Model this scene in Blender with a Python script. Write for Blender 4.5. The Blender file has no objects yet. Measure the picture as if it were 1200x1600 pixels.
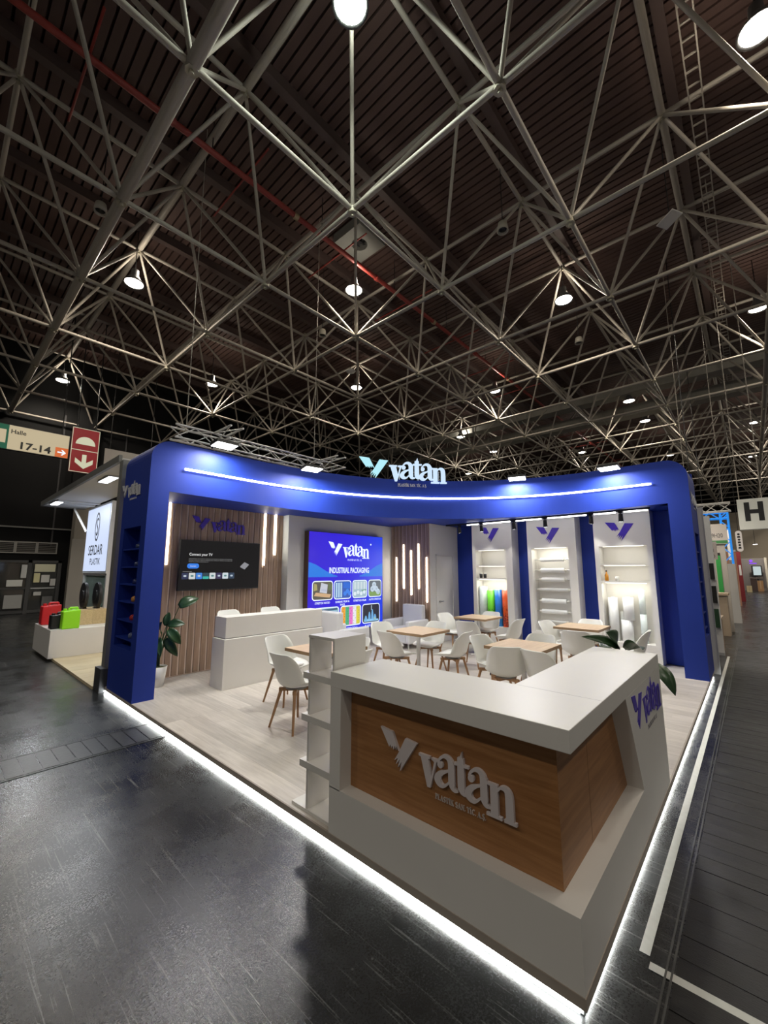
import bpy, math, random
from mathutils import Vector, Matrix, Quaternion
random.seed(7)
SC = bpy.context.scene
COL = SC.collection
PI = math.pi

# ---------------------------------------------------------------- camera, world, exposure
CAM = Vector((-1.9655, -0.6681, 1.8))
YAW, PITCH, ROLL = math.radians(41.92), math.radians(8.169), math.radians(-0.044)
_f = Vector((math.cos(YAW) * math.cos(PITCH), math.sin(YAW) * math.cos(PITCH), math.sin(PITCH)))
_r = Vector((math.sin(YAW), -math.cos(YAW), 0))
_u = _r.cross(_f)
_r2 = _r * math.cos(ROLL) + _u * math.sin(ROLL)
_u2 = -_r * math.sin(ROLL) + _u * math.cos(ROLL)
cd = bpy.data.cameras.new('camera')
cd.sensor_fit = 'VERTICAL'
cd.sensor_height = 36.0
cd.lens = 636.0 * 36.0 / 1600.0
cd.clip_start, cd.clip_end = 0.05, 400
cam = bpy.data.objects.new('camera', cd)
COL.objects.link(cam)
_m = Matrix((_r2, _u2, -_f)).transposed().to_4x4()
_m.translation = CAM
cam.matrix_world = _m
SC.camera = cam

w = bpy.data.worlds.new('world')
SC.world = w
w.use_nodes = True
w.node_tree.nodes['Background'].inputs[0].default_value = (0.9, 0.86, 0.8, 1)
w.node_tree.nodes['Background'].inputs[1].default_value = 0.16
SC.view_settings.view_transform = 'Standard'
SC.view_settings.look = 'None'
SC.view_settings.exposure = 0.0
SC.view_settings.gamma = 1.0
SC.view_settings.use_curve_mapping = False

P_LAMP = 560.0        # hall high-bay lamps, W each
P_SPILL = 42.0
P_FLOOD = 46.0        # stand floodlights
P_SPOT = 13.0         # track spots
P_NICHE = 1.1
E_STRIP = 9.0         # LED strip emission

# ---------------------------------------------------------------- materials
_MC = {}
def mat(name, col, rough=0.5, metal=0.0, emit=0.0, ecol=None, var=0.0, vscale=8.0, bump=0.0, bscale=60.0, spec=0.5, stretch=None, rvar=0.0, trans=0.0):
    if name in _MC: return _MC[name]
    m = bpy.data.materials.new(name)
    m.use_nodes = True
    nt = m.node_tree
    b = nt.nodes['Principled BSDF']
    b.inputs['Base Color'].default_value = (*col, 1)
    b.inputs['Roughness'].default_value = rough
    b.inputs['Metallic'].default_value = metal
    b.inputs['Specular IOR Level'].default_value = spec
    if trans:
        b.inputs['Transmission Weight'].default_value = trans
    if emit:
        b.inputs['Emission Color'].default_value = (*(ecol or col), 1)
        b.inputs['Emission Strength'].default_value = emit
    if var or bump or rvar:
        tc = nt.nodes.new('ShaderNodeTexCoord')
        mp = nt.nodes.new('ShaderNodeMapping')
        nt.links.new(tc.outputs['Object'], mp.inputs[0])
        if stretch: mp.inputs['Scale'].default_value = stretch
        n = nt.nodes.new('ShaderNodeTexNoise')
        n.inputs['Scale'].default_value = vscale
        n.inputs['Detail'].default_value = 6
        nt.links.new(mp.outputs[0], n.inputs['Vector'])
        if var:
            r = nt.nodes.new('ShaderNodeMixRGB')
            r.inputs[1].default_value = (*[c * (1 - var) for c in col], 1)
            r.inputs[2].default_value = (*[min(1, c * (1 + var)) for c in col], 1)
            nt.links.new(n.outputs['Fac'], r.inputs[0])
            nt.links.new(r.outputs[0], b.inputs['Base Color'])
        if rvar:
            mr = nt.nodes.new('ShaderNodeMapRange')
            mr.inputs['From Min'].default_value = .3; mr.inputs['From Max'].default_value = .7
            mr.inputs['To Min'].default_value = rough - rvar; mr.inputs['To Max'].default_value = rough + rvar
            nt.links.new(n.outputs['Fac'], mr.inputs['Value'])
            nt.links.new(mr.outputs[0], b.inputs['Roughness'])
        if bump:
            n2 = nt.nodes.new('ShaderNodeTexNoise')
            n2.inputs['Scale'].default_value = bscale
            nt.links.new(mp.outputs[0], n2.inputs['Vector'])
            bp = nt.nodes.new('ShaderNodeBump')
            bp.inputs['Strength'].default_value = bump
            bp.inputs['Distance'].default_value = 0.01
            nt.links.new(n2.outputs['Fac'], bp.inputs['Height'])
            nt.links.new(bp.outputs[0], b.inputs['Normal'])
    _MC[name] = m
    return m

def floor_material():
    m = bpy.data.materials.new('black_hall_floor'); m.use_nodes = True
    nt = m.node_tree; N = nt.nodes.new; L = nt.links.new
    b = nt.nodes['Principled BSDF']
    tc = N('ShaderNodeTexCoord')
    n1 = N('ShaderNodeTexNoise'); n1.inputs['Scale'].default_value = 1.3; n1.inputs['Detail'].default_value = 9; n1.inputs['Roughness'].default_value = .65
    n2 = N('ShaderNodeTexNoise'); n2.inputs['Scale'].default_value = 95; n2.inputs['Detail'].default_value = 8; n2.inputs['Roughness'].default_value = .7
    L(tc.outputs['Object'], n1.inputs['Vector']); L(tc.outputs['Object'], n2.inputs['Vector'])
    cr = N('ShaderNodeValToRGB')
    cr.color_ramp.elements[0].position = .32; cr.color_ramp.elements[0].color = (.0055, .006, .0065, 1)
    cr.color_ramp.elements[1].position = .8; cr.color_ramp.elements[1].color = (.026, .027, .028, 1)
    L(n1.outputs['Fac'], cr.inputs[0])
    # scratches: thin stretched voronoi/noise bands in two directions
    def scratch(rot, scale, lo, hi, sx=1.0, sy=.035):
        mp = N('ShaderNodeMapping'); mp.inputs['Rotation'].default_value = (0, 0, rot); mp.inputs['Scale'].default_value = (sx, sy, 1)
        L(tc.outputs['Object'], mp.inputs[0])
        n = N('ShaderNodeTexNoise'); n.inputs['Scale'].default_value = scale; n.inputs['Detail'].default_value = 3; n.inputs['Distortion'].default_value = .6
        L(mp.outputs[0], n.inputs['Vector'])
        r = N('ShaderNodeMapRange'); r.inputs['From Min'].default_value = lo; r.inputs['From Max'].default_value = hi
        L(n.outputs['Fac'], r.inputs['Value'])
        return r
    s1 = scratch(.5, 46, .675, .72, 1.0, .03); s2 = scratch(-.9, 60, .66, .71, 1.0, .016); s3 = scratch(2.25, 75, .655, .71, 1.0, .02); s4 = scratch(0.05, 52, .665, .72, 1.0, .012); s5 = scratch(1.25, 90, .66, .71, 1.0, .03)
    mx = None
    for s in (s1, s2, s3, s4, s5):
        if mx is None: mx = s; continue
        a = N('ShaderNodeMath'); a.operation = 'MAXIMUM'; L(mx.outputs[0], a.inputs[0]); L(s.outputs[0], a.inputs[1]); mx = a
    # white paint specks
    v = N('ShaderNodeTexVoronoi'); v.inputs['Scale'].default_value = 9
    L(tc.outputs['Object'], v.inputs['Vector'])
    sp = N('ShaderNodeMapRange'); sp.inputs['From Min'].default_value = .06; sp.inputs['From Max'].default_value = .045
    L(v.outputs['Distance'], sp.inputs['Value'])
    a = N('ShaderNodeMath'); a.operation = 'MAXIMUM'; L(mx.outputs[0], a.inputs[0]); L(sp.outputs[0], a.inputs[1])
    k = N('ShaderNodeMath'); k.operation = 'MULTIPLY'; k.inputs[1].default_value = .7; L(a.outputs[0], k.inputs[0])
    mix = N('ShaderNodeMixRGB'); mix.inputs[2].default_value = (.15, .15, .145, 1)
    L(k.outputs[0], mix.inputs[0]); L(cr.outputs[0], mix.inputs[1])
    L(mix.outputs[0], b.inputs['Base Color'])
    rr = N('ShaderNodeMapRange'); rr.inputs['From Min'].default_value = .35; rr.inputs['From Max'].default_value = .65
    rr.inputs['To Min'].default_value = .17; rr.inputs['To Max'].default_value = .38
    av = N('ShaderNodeMath'); av.operation = 'MULTIPLY_ADD'; av.inputs[1].default_value = .5
    hv = N('ShaderNodeMath'); hv.operation = 'MULTIPLY'; hv.inputs[1].default_value = .5
    L(n1.outputs['Fac'], hv.inputs[0]); L(n2.outputs['Fac'], av.inputs[0]); L(hv.outputs[0], av.inputs[2])
    L(av.outputs[0], rr.inputs['Value']); L(rr.outputs[0], b.inputs['Roughness'])
    b.inputs['Specular IOR Level'].default_value = .42
    bp = N('ShaderNodeBump'); bp.inputs['Strength'].default_value = .22; bp.inputs['Distance'].default_value = .003
    L(n2.outputs['Fac'], bp.inputs['Height']); L(bp.outputs[0], b.inputs['Normal'])
    return m

def wood_material(name, c1, c2, scale=3.0, axis=0, rough=.42, streak=18.0):
    if name in _MC: return _MC[name]
    m = bpy.data.materials.new(name); m.use_nodes = True
    nt = m.node_tree; N = nt.nodes.new; L = nt.links.new
    b = nt.nodes['Principled BSDF']; b.inputs['Roughness'].default_value = rough
    tc = N('ShaderNodeTexCoord'); mp = N('ShaderNodeMapping')
    s = [streak, streak, streak]; s[axis] = 1.0
    mp.inputs['Scale'].default_value = s
    oi = N('ShaderNodeObjectInfo')
    ad = N('ShaderNodeVectorMath'); ad.operation = 'ADD'
    cb = N('ShaderNodeCombineXYZ')
    ml = N('ShaderNodeMath'); ml.operation = 'MULTIPLY'; ml.inputs[1].default_value = 37.0
    L(oi.outputs['Random'], ml.inputs[0])
    for i in range(3): L(ml.outputs[0], cb.inputs[i])
    L(tc.outputs['Object'], ad.inputs[0]); L(cb.outputs[0], ad.inputs[1]); L(ad.outputs[0], mp.inputs[0])
    n = N('ShaderNodeTexNoise'); n.inputs['Scale'].default_value = scale; n.inputs['Detail'].default_value = 7; n.inputs['Roughness'].default_value = .6
    n.inputs['Distortion'].default_value = .3
    L(mp.outputs[0], n.inputs['Vector'])
    cr = N('ShaderNodeValToRGB')
    cr.color_ramp.elements[0].position = .32; cr.color_ramp.elements[0].color = (*c1, 1)
    cr.color_ramp.elements[1].position = .68; cr.color_ramp.elements[1].color = (*c2, 1)
    L(n.outputs['Fac'], cr.inputs[0])
    hs = N('ShaderNodeHueSaturation')
    mr = N('ShaderNodeMapRange'); mr.inputs['To Min'].default_value = .88; mr.inputs['To Max'].default_value = 1.1
    L(oi.outputs['Random'], mr.inputs['Value']); L(mr.outputs[0], hs.inputs['Value'])
    L(cr.outputs[0], hs.inputs['Color']); L(hs.outputs[0], b.inputs['Base Color'])
    _MC[name] = m
    return m

M_FLOOR = floor_material()
M_WHITE = mat('white_laminate', (.76, .74, .70), .38, var=.03, vscale=3)
M_WALLW = mat('white_wall_paint', (.70, .69, .67), .6, var=.02, vscale=2)
M_BLUE = mat('blue_felt_panel', (.0095, .034, .29), .55, var=.06, vscale=1.5, spec=.35)
M_PURPLE = mat('indigo_letter', (.06, .024, .46), .4)
M_LETTER = mat('off_white_letter', (.72, .70, .70), .45)
M_LED = mat('led_strip_white', (1, 1, 1), .5, emit=E_STRIP, ecol=(1, .98, .95))
M_LEDN = mat('led_strip_niche', (1, 1, 1), .5, emit=2.0, ecol=(1, .96, .82))
M_LEDF = mat('led_strip_floor', (1, 1, 1), .5, emit=34, ecol=(.95, 1, .98))
M_LEDW = mat('led_strip_warm', (1, 1, 1), .5, emit=E_STRIP, ecol=(1, .93, .80))
M_BLACK = mat('black_metal', (.012, .012, .013), .4)
M_BLKPL = mat('black_plastic', (.02, .02, .022), .35)
M_STEEL = mat('galvanised_tube', (.36, .325, .275), .6, metal=.1, var=.25, vscale=5, rvar=.1)
M_CHROME = mat('brushed_steel', (.62, .62, .62), .28, metal=1.0)
M_ALU = mat('aluminium_profile', (.62, .62, .62), .4, metal=.6)
M_DECK = mat('dark_brown_roof_deck', (.078, .043, .035), .75, var=.2, vscale=1.2)
M_OAK = wood_material('oak_veneer', (.27, .115, .038), (.39, .19, .072), 2.2, 0, .42)
M_OAKY = wood_material('oak_veneer_lengthwise', (.27, .115, .038), (.39, .19, .072), 2.2, 1, .42)
M_SLAT = wood_material('walnut_slat', (.29, .185, .125), (.43, .30, .215), 2.0, 2, .5, 24)
M_SLATB = mat('lit_edge_slat_backing', (.80, .66, .56), .6)  # pale colour stands in for the lit side faces of the slats
M_TABLE = wood_material('light_oak_tabletop', (.52, .37, .24), (.66, .50, .34), 2.5, 0, .4)
M_EDGE = mat('oak_edge_band', (.30, .19, .10), .5, var=.1)
M_LEG = wood_material('beech_leg', (.30, .16, .08), (.42, .24, .12), 3, 2, .45)
M_PLANK = wood_material('pale_laminate_plank', (.50, .455, .405), (.66, .61, .555), 2.2, 1, .33, 14)
M_SHELL = mat('white_chair_plastic', (.74, .74, .70), .33)
M_CUSH = mat('white_chair_cushion', (.76, .76, .74), .5)
M_LEATH = mat('white_armchair_leather', (.74, .74, .75), .45, bump=.1, bscale=120)
M_LEAF = mat('dark_green_leaf', (.016, .05, .014), .32, var=.35, vscale=9)
M_STEM = mat('green_stem', (.035, .07, .02), .5)
M_SOIL = mat('moss_soil', (.12, .13, .05), .9, var=.4, vscale=60)
M_RED = mat('red_pipe_paint', (.25, .032, .024), .5)
M_TAPE = mat('white_floor_tape', (.62, .62, .58), .55, var=.12, vscale=25)
M_DUCT = mat('grey_duct_sheet', (.30, .29, .25), .55, metal=.3, var=.1)
M_HALL = mat('black_hall_wall', (.0045, .0045, .0048), .7, var=.15, vscale=1, spec=.2)
M_GLASS = mat('dark_glass', (.25, .27, .27), .06, trans=.9)
M_LAMP = mat('lamp_glow', (1, 1, 1), .5, emit=14, ecol=(1, .93, .82))
M_LAMPG = mat('lamp_glow_greenish', (1, 1, 1), .5, emit=14, ecol=(.86, 1, .86))
M_FLOODL = mat('floodlight_glow', (1, 1, 1), .5, emit=14, ecol=(1, .97, .92))

# ---------------------------------------------------------------- mesh helpers
def V(*a): return Vector(a)
class MB:
    def __init__(s): s.v = []; s.f = []; s.sm = []
    def add(s, vs, fs, smooth=False):
        o = len(s.v); s.v += [tuple(p) for p in vs]
        s.f += [tuple(i + o for i in f) for f in fs]; s.sm += [smooth] * len(fs)
        return s
    def box(s, x0, y0, z0, x1, y1, z1):
        if x0 > x1: x0, x1 = x1, x0
        if y0 > y1: y0, y1 = y1, y0
        if z0 > z1: z0, z1 = z1, z0
        return s.add([(x0, y0, z0), (x1, y0, z0), (x1, y1, z0), (x0, y1, z0), (x0, y0, z1), (x1, y0, z1), (x1, y1, z1), (x0, y1, z1)],
                     [(0, 3, 2, 1), (4, 5, 6, 7), (0, 1, 5, 4), (1, 2, 6, 5), (2, 3, 7, 6), (3, 0, 4, 7)])
    def hexa(s, p):  # 8 points, bottom 4 ccw then top 4
        return s.add(p, [(0, 3, 2, 1), (4, 5, 6, 7), (0, 1, 5, 4), (1, 2, 6, 5), (2, 3, 7, 6), (3, 0, 4, 7)])
    def cyl(s, p0, p1, r0, r1=None, n=12, caps=True, smooth=True):
        p0, p1 = Vector(p0), Vector(p1); r1 = r0 if r1 is None else r1
        d = (p1 - p0).normalized()
        a = d.cross(V(0, 0, 1) if abs(d.z) < .9 else V(1, 0, 0)).normalized(); b = d.cross(a)
        vs = []
        for p, r in ((p0, r0), (p1, r1)):
            for i in range(n):
                t = 2 * PI * i / n
                vs.append(p + (a * math.cos(t) + b * math.sin(t)) * r)
        s.add(vs, [(i, (i + 1) % n, n + (i + 1) % n, n + i) for i in range(n)], smooth)
        if caps: s.add(vs, [tuple(range(n - 1, -1, -1)), tuple(range(n, 2 * n))])
        return s
    def tube(s, pts, r, n=8):
        for i in range(len(pts) - 1):
            rr = r if not isinstance(r, (list, tuple)) else r[i]
            r2 = r if not isinstance(r, (list, tuple)) else r[i + 1]
            s.cyl(pts[i], pts[i + 1], rr, r2, n, True)
        return s
    def lathe(s, prof, c=(0, 0, 0), n=20, smooth=True):
        c = Vector(c); k = len(prof); vs = []
        for i in range(n):
            t = 2 * PI * i / n
            for (r, z) in prof: vs.append((c.x + r * math.cos(t), c.y + r * math.sin(t), c.z + z))
        fs = []
        for i in range(n):
            j = (i + 1) % n
            for q in range(k - 1): fs.append((i * k + q, j * k + q, j * k + q + 1, i * k + q + 1))
        return s.add(vs, fs, smooth)
    def prism(s, poly, o, U, W_, depth):
        """poly in 2d (u,v); o origin, U and W_ the two plane axes; extruded along U x W_ by depth."""
        o, U, W_ = Vector(o), Vector(U), Vector(W_)
        nrm = U.cross(W_).normalized()
        ar = sum(poly[i][0] * poly[(i + 1) % len(poly)][1] - poly[(i + 1) % len(poly)][0] * poly[i][1] for i in range(len(poly)))
        if ar < 0: poly = poly[::-1]
        n = len(poly)
        lo = [o + U * p[0] + W_ * p[1] for p in poly]; hi = [p + nrm * depth for p in lo]
        return s.add(lo + hi, [tuple(range(n - 1, -1, -1)), tuple(range(n, 2 * n))] + [(i, (i + 1) % n, n + (i + 1) % n, n + i) for i in range(n)])
    def build(s, name, m, parent=None):
        me = bpy.data.meshes.new(name)
        me.from_pydata(s.v, [], s.f)
        me.polygons.foreach_set('use_smooth', s.sm)
        if m: me.materials.append(m)
        me.update()
        return link(name, me, parent)

def link(name, me, parent=None):
    o = bpy.data.objects.new(name, me)
    COL.objects.link(o)
    if parent is not None:
        o.parent = parent
        if parent.parent is None and parent.type == 'EMPTY':
            o.matrix_parent_inverse = Matrix.Translation(-parent.location)
    return o
def tag(o, label=None, cat=None, group=None, kind=None):
    if label: o['label'] = label
    if cat: o['category'] = cat
    if group: o['group'] = group
    if kind: o['kind'] = kind
    return o
def thing(name, loc, label=None, cat=None, group=None, kind=None):
    o = bpy.data.objects.new(name, None); o.empty_display_size = .1
    COL.objects.link(o); o.location = loc
    return tag(o, label, cat, group, kind)
def dup(root, loc, rz=0, label=None, group=None):
    r = root.copy(); COL.objects.link(r); r.location = loc; r.rotation_euler = (0, 0, rz)
    if label: r['label'] = label
    if group: r['group'] = group
    for ch in list(root.children):
        c = ch.copy(); COL.objects.link(c); c.parent = r
        for g in list(ch.children):
            d = g.copy(); COL.objects.link(d); d.parent = c
    return r
def bevel(o, wd=.004, seg=2):
    b = o.modifiers.new('bevel', 'BEVEL'); b.width = wd; b.segments = seg; b.limit_method = 'ANGLE'
    return o
def B(name, m, parent, *a): return MB().box(*a).build(name, m, parent)

# ---------------------------------------------------------------- lettering
def arcpts(pts, widths, n=5):
    """ribbon polygons around a smooth path with half-widths (Catmull-Rom)."""
    P = [Vector((p[0], p[1])) for p in pts]; out = []
    for i in range(len(P) - 1):
        p0, p1, p2, p3 = P[max(i - 1, 0)], P[i], P[i + 1], P[min(i + 2, len(P) - 1)]
        for k in range(n if i < len(P) - 2 else n + 1):
            t = k / n
            q = .5 * ((2 * p1) + (p2 - p0) * t + (2 * p0 - 5 * p1 + 4 * p2 - p3) * t * t + (3 * p1 - p0 - 3 * p2 + p3) * t ** 3)
            out.append((q, widths[i] + (widths[i + 1] - widths[i]) * t))
    L_, R_ = [], []
    for i, (q, wd) in enumerate(out):
        a = out[max(i - 1, 0)][0]; b = out[min(i + 1, len(out) - 1)][0]
        d = (b - a); d = d / (d.length or 1); nn = Vector((-d.y, d.x))
        L_.append((q.x + nn.x * wd, q.y + nn.y * wd)); R_.append((q.x - nn.x * wd, q.y - nn.y * wd))
    return L_ + R_[::-1]
def disc(cx, cy, r, n=14): return [(cx + r * math.cos(2 * PI * i / n), cy + r * math.sin(2 * PI * i / n)) for i in range(n)]
def glyph_a(dx, dy):
    g = [arcpts([(578, 178), (592, 150), (622, 128), (655, 130), (678, 155), (684, 205)], [9, 9, 11, 15, 22, 26]),
         disc(592, 190, 23),
         arcpts([(684, 160), (684, 240), (686, 290), (702, 318), (735, 318)], [25, 25, 25, 14, 6]),
         arcpts([(672, 208), (632, 226), (588, 252), (568, 288), (586, 316), (622, 320), (668, 278)], [6, 9, 20, 27, 20, 9, 6])]
    return [[(x + dx, y + dy) for x, y in p] for p in g]
MARK_L = [(28, 68), (152, 82), (214, 205), (190, 172), (186, 204), (178, 176), (160, 207), (153, 178), (140, 202), (131, 178), (118, 197)]
MARK_R = [(280, 97), (390, 107), (272, 278), (225, 342), (243, 272), (205, 322), (224, 262), (186, 304), (206, 254), (168, 282), (214, 214)]
V_ = [[(405, 163), (505, 163), (505, 178), (490, 183), (516, 288), (541, 190), (533, 182), (518, 178), (518, 165), (575, 165), (575, 178), (561, 184), (505, 368), (478, 368), (425, 183), (405, 178)]]
T_ = [[(718, 150), (745, 118), (768, 60), (776, 132), (776, 150)], [(708, 138), (822, 136), (822, 153), (708, 155)],
      arcpts([(760, 100), (760, 220), (762, 290), (780, 318), (822, 312)], [24, 26, 26, 13, 6])]
N_ = [[(948, 183), (1028, 183), (1028, 372), (976, 372), (976, 200), (948, 198)], [(945, 362), (1052, 362), (1052, 380), (945, 380)],
      arcpts([(1020, 222), (1046, 193), (1078, 190), (1100, 215), (1104, 280), (1104, 372)], [7, 9, 16, 24, 26, 26]), [(1066, 362), (1147, 362), (1147, 380), (1066, 380)]]
WORD = {'v': V_, 'a': glyph_a(0, 0), 't': T_, 'a ': glyph_a(246, 12), 'n': N_}
def fr(p, o, S): return [((x - o[0]) * S, (o[1] - y) * S) for x, y in p]
def serif_text(s, h):
    """small serif capitals, height h; list of polygons and the total width."""
    out = []; x = 0.0
    T, t, e = .17, .055, .07
    def R(x0, y0, x1, y1): return [(x0, y0), (x1, y0), (x1, y1), (x0, y1)]
    def ser(xc, wd, y): return R(xc - wd / 2, y, xc + wd / 2, y + t)
    for ch in s:
        P = []; wd = .6
        if ch == 'P': P = [R(.1, 0, .1 + T, 1), ser(.185, .36, 0), ser(.15, .3, 1 - t), arcpts([(.2, .97), (.42, .95), (.52, .74), (.42, .52), (.2, .5)], [.03, .04, .09, .04, .03])]; wd = .66
        elif ch == 'L': P = [R(.1, 0, .1 + T, 1), ser(.185, .36, 1 - t), R(0, 0, .58, t), [(.58, 0), (.6, .28), (.48, t)]]; wd = .66
        elif ch == 'A': P = [[(.08, 0), (.14, 0), (.40, .92), (.36, 1)], [(.30, 1), (.40, 1), (.72, 0), (.52, 0)], R(.2, .3, .56, .36), ser(.11, .26, 0), ser(.64, .34, 0)]; wd = .78
        elif ch == 'S' or ch == 'Ş':
            P = [arcpts([(.5, .82), (.42, .95), (.22, .95), (.13, .76), (.3, .55), (.5, .36), (.46, .1), (.26, .04), (.08, .2)], [.03, .035, .05, .08, .09, .09, .06, .04, .03])]; wd = .62
            if ch == 'Ş': P.append(arcpts([(.3, 0), (.36, -.12), (.24, -.22)], [.03, .05, .03]))
        elif ch == 'T': P = [R(.26, 0, .26 + T, 1), ser(.345, .36, 0), R(.02, 1 - t, .68, 1), [(.02, 1), (.02, .74), (.12, .95)], [(.68, 1), (.68, .74), (.58, .95)]]; wd = .72
        elif ch in 'Iİ':
            P = [R(.1, 0, .1 + T, 1), ser(.185, .36, 0), ser(.185, .36, 1 - t)]; wd = .4
            if ch == 'İ': P.append(disc(.185, 1.16, .075, 8))
        elif ch == 'K': P = [R(.1, 0, .1 + T, 1), ser(.185, .36, 0), ser(.185, .36, 1 - t), [(.27, .42), (.58, 1), (.66, 1), (.3, .36)], [(.34, .58), (.46, .62), (.76, 0), (.54, 0)], ser(.66, .3, 0), ser(.6, .26, 1 - t)]; wd = .8
        elif ch == 'N': P = [R(.1, 0, .15, 1), R(.64, 0, .69, 1), [(.06, 1), (.24, 1), (.69, .1), (.69, 0), (.62, 0)], ser(.125, .24, 0), ser(.66, .24, 1 - t)]; wd = .78
        elif ch == 'C': P = [arcpts([(.62, .78), (.5, .95), (.3, .92), (.14, .5), (.3, .08), (.5, .05), (.64, .22)], [.03, .04, .06, .095, .06, .04, .03])]; wd = .72
        elif ch == '.': P = [disc(.1, .07, .08, 8)]; wd = .24
        elif ch == ' ': wd = .32
        out += [[((x + a) * h, b * h) for a, b in p] for p in P]; x += wd
    return out, x * h
def logo(parent, o, U, W_, width, depth, m, m_sub=None, sub=True, mark_only=False, m_mark=None, mark_depth=None):
    """brand lettering: o = lower-left corner in space (below the emblem and word), U right, W_ up."""
    U, W_ = Vector(U).normalized(), Vector(W_).normalized(); o = Vector(o); nrm = U.cross(W_)
    if mark_only:
        S = width / 362.0
        k = MB()
        for i, p in enumerate((MARK_L, MARK_R)): k.prism(fr(p, (28, 342), S), o + nrm * .0004 * i, U, W_, depth)
        return [k.build('emblem', m, parent)]
    S = width / 1119.0; org = (28, 430)
    objs = []
    k = MB()
    for i, p in enumerate((MARK_L, MARK_R)): k.prism(fr(p, org, S), o + nrm * .0004 * i, U, W_, depth)
    objs.append(k.build('emblem', m_mark or m, parent))
    q = 0
    for ch, polys in WORD.items():
        k = MB()
        for p in polys:
            k.prism(fr(p, org, S), o + nrm * .0003 * q, U, W_, depth); q += 1
        objs.append(k.build('letter', m, parent))
    if sub:
        polys, wd = serif_text('PLASTİK SAN. TİC. A.Ş.', 1.0)
        h = 395 * S / wd
        k = MB()
        for i, p in enumerate(polys): k.prism([(x * h, y * h) for x, y in p], o + U * (535 - 28) * S + nrm * .0002 * (i % 5), U, W_, depth * .4)
        objs.append(k.build('small_lettering', m_sub or m, parent))
    return objs
def text(s, o, U, W_, height, m, parent, depth=.002, width=None, align='LEFT', name='lettering', bold=0.0):
    c = bpy.data.curves.new('text', 'FONT'); c.body = s; c.size = 1.0; c.extrude = 0.0; c.offset = bold; c.resolution_u = 3
    t = bpy.data.objects.new('text', c); COL.objects.link(t)
    dg = bpy.context.evaluated_depsgraph_get()
    me = bpy.data.meshes.new_from_object(t.evaluated_get(dg))
    bpy.data.objects.remove(t)
    U, W_ = Vector(U).normalized(), Vector(W_).normalized(); o = Vector(o); nrm = U.cross(W_)
    xs = [v.co.x for v in me.vertices]; x0, x1 = min(xs), max(xs)
    sy = height / .72; sx = sy if width is None else width / (x1 - x0)
    sh = 0 if align == 'LEFT' else (x1 - x0) * sx / (2 if align == 'CENTER' else 1)
    for v in me.vertices:
        v.co = o + U * ((v.co.x - x0) * sx - sh) + W_ * (v.co.y * sy) + nrm * depth
    me.materials.clear(); me.materials.append(m)
    me.name = name
    return link(name, me, parent)
def rrect(x0, y0, x1, y1, r, n=4):
    p = []
    for cx, cy, a in ((x1 - r, y1 - r, 0), (x0 + r, y1 - r, PI / 2), (x0 + r, y0 + r, PI), (x1 - r, y0 + r, 1.5 * PI)):
        for i in range(n + 1): p.append((cx + r * math.cos(a + PI / 2 * i / n), cy + r * math.sin(a + PI / 2 * i / n)))
    return p
def emi(name, col, s=1.0): return mat(name, (0.02, 0.02, 0.02), .5, emit=s, ecol=col)

# ================================================================ SETTING
PZ = .08
floor = MB().box(-25, -16, -.3, 62, 22.6, 0).build('floor', M_FLOOR)
tag(floor, kind='structure')
# steel cover plates of the service duct, left of the platform
M_PLATE = mat('painted_steel_plate', (.016, .016, .017), .36, var=.4, vscale=14, bump=.12, bscale=40)
for i in range(34):
    x1 = -.04 - i * .128
    MB().box(x1 - .118, 4.34, -.01, x1, 4.83, .004 + random.uniform(-.001, .001)).build('cover_plate', M_PLATE, floor)
for y in (4.31, 4.85):
    B('duct_rail', M_PLATE, floor, -5, y - .012, -.01, -.02, y + .012, .005)
# floor boards and steel rail along the aisle on the right
M_BOARD = mat('dark_aisle_board', (.013, .0125, .012), .4, var=.5, vscale=5, bump=.15, bscale=40, stretch=(5, 1, 1), rvar=.1, spec=.3)
for i in range(84):
    x = -2.2 + i * .155
    MB().box(x, -3.6, -.01, x + .151, -.235, .003 + random.uniform(-.0015, .0015)).build('floor_board', M_BOARD, floor)
M_RAIL = mat('worn_steel_rail', (.10, .10, .095), .35, metal=.6, var=.5, vscale=12)
B('rail', M_RAIL, floor, -3, -.228, -.01, 40, -.220, .006)
B('rail', M_RAIL, floor, -3, -.206, -.01, 40, -.198, .006)
# white tape
tp = thing('tape_marking', (.45, -.11, 0), 'white floor tape in an L beside the lit platform edge', 'tape')
B('tape_strip', M_TAPE, tp, .50, -.133, .0035, 9.5, -.090, .005)
B('tape_strip', M_TAPE, tp, .425, -2.4, .0035, .468, -.14, .005)

# hall walls
wl = thing('wall_left', (10, 22.6, 0), kind='structure')
B('wall_panel', M_HALL, wl, -25, 22.6, 0, 62, 22.9, 13)
for x in (-3.4, -.9, 1.65, 4.2): B('seam_batten', mat('wall_batten', (.03, .03, .032), .5), wl, x - .03, 22.57, 2.9, x + .03, 22.6, 9)
B('ledge_rail', mat('wall_ledge', (.16, .16, .15), .5), wl, -6, 22.45, 3.62, 2.6, 22.6, 3.68)
wf = thing('wall_far', (58, 5, 0), kind='structure')
B('wall_panel', mat('beige_far_wall', (.62, .53, .41), .7), wf, 58, -16, 0, 58.4, 22.6, 8.2)
B('upper_panel', M_HALL, wf, 58, -16, 8.2, 58.4, 22.6, 13)

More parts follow.
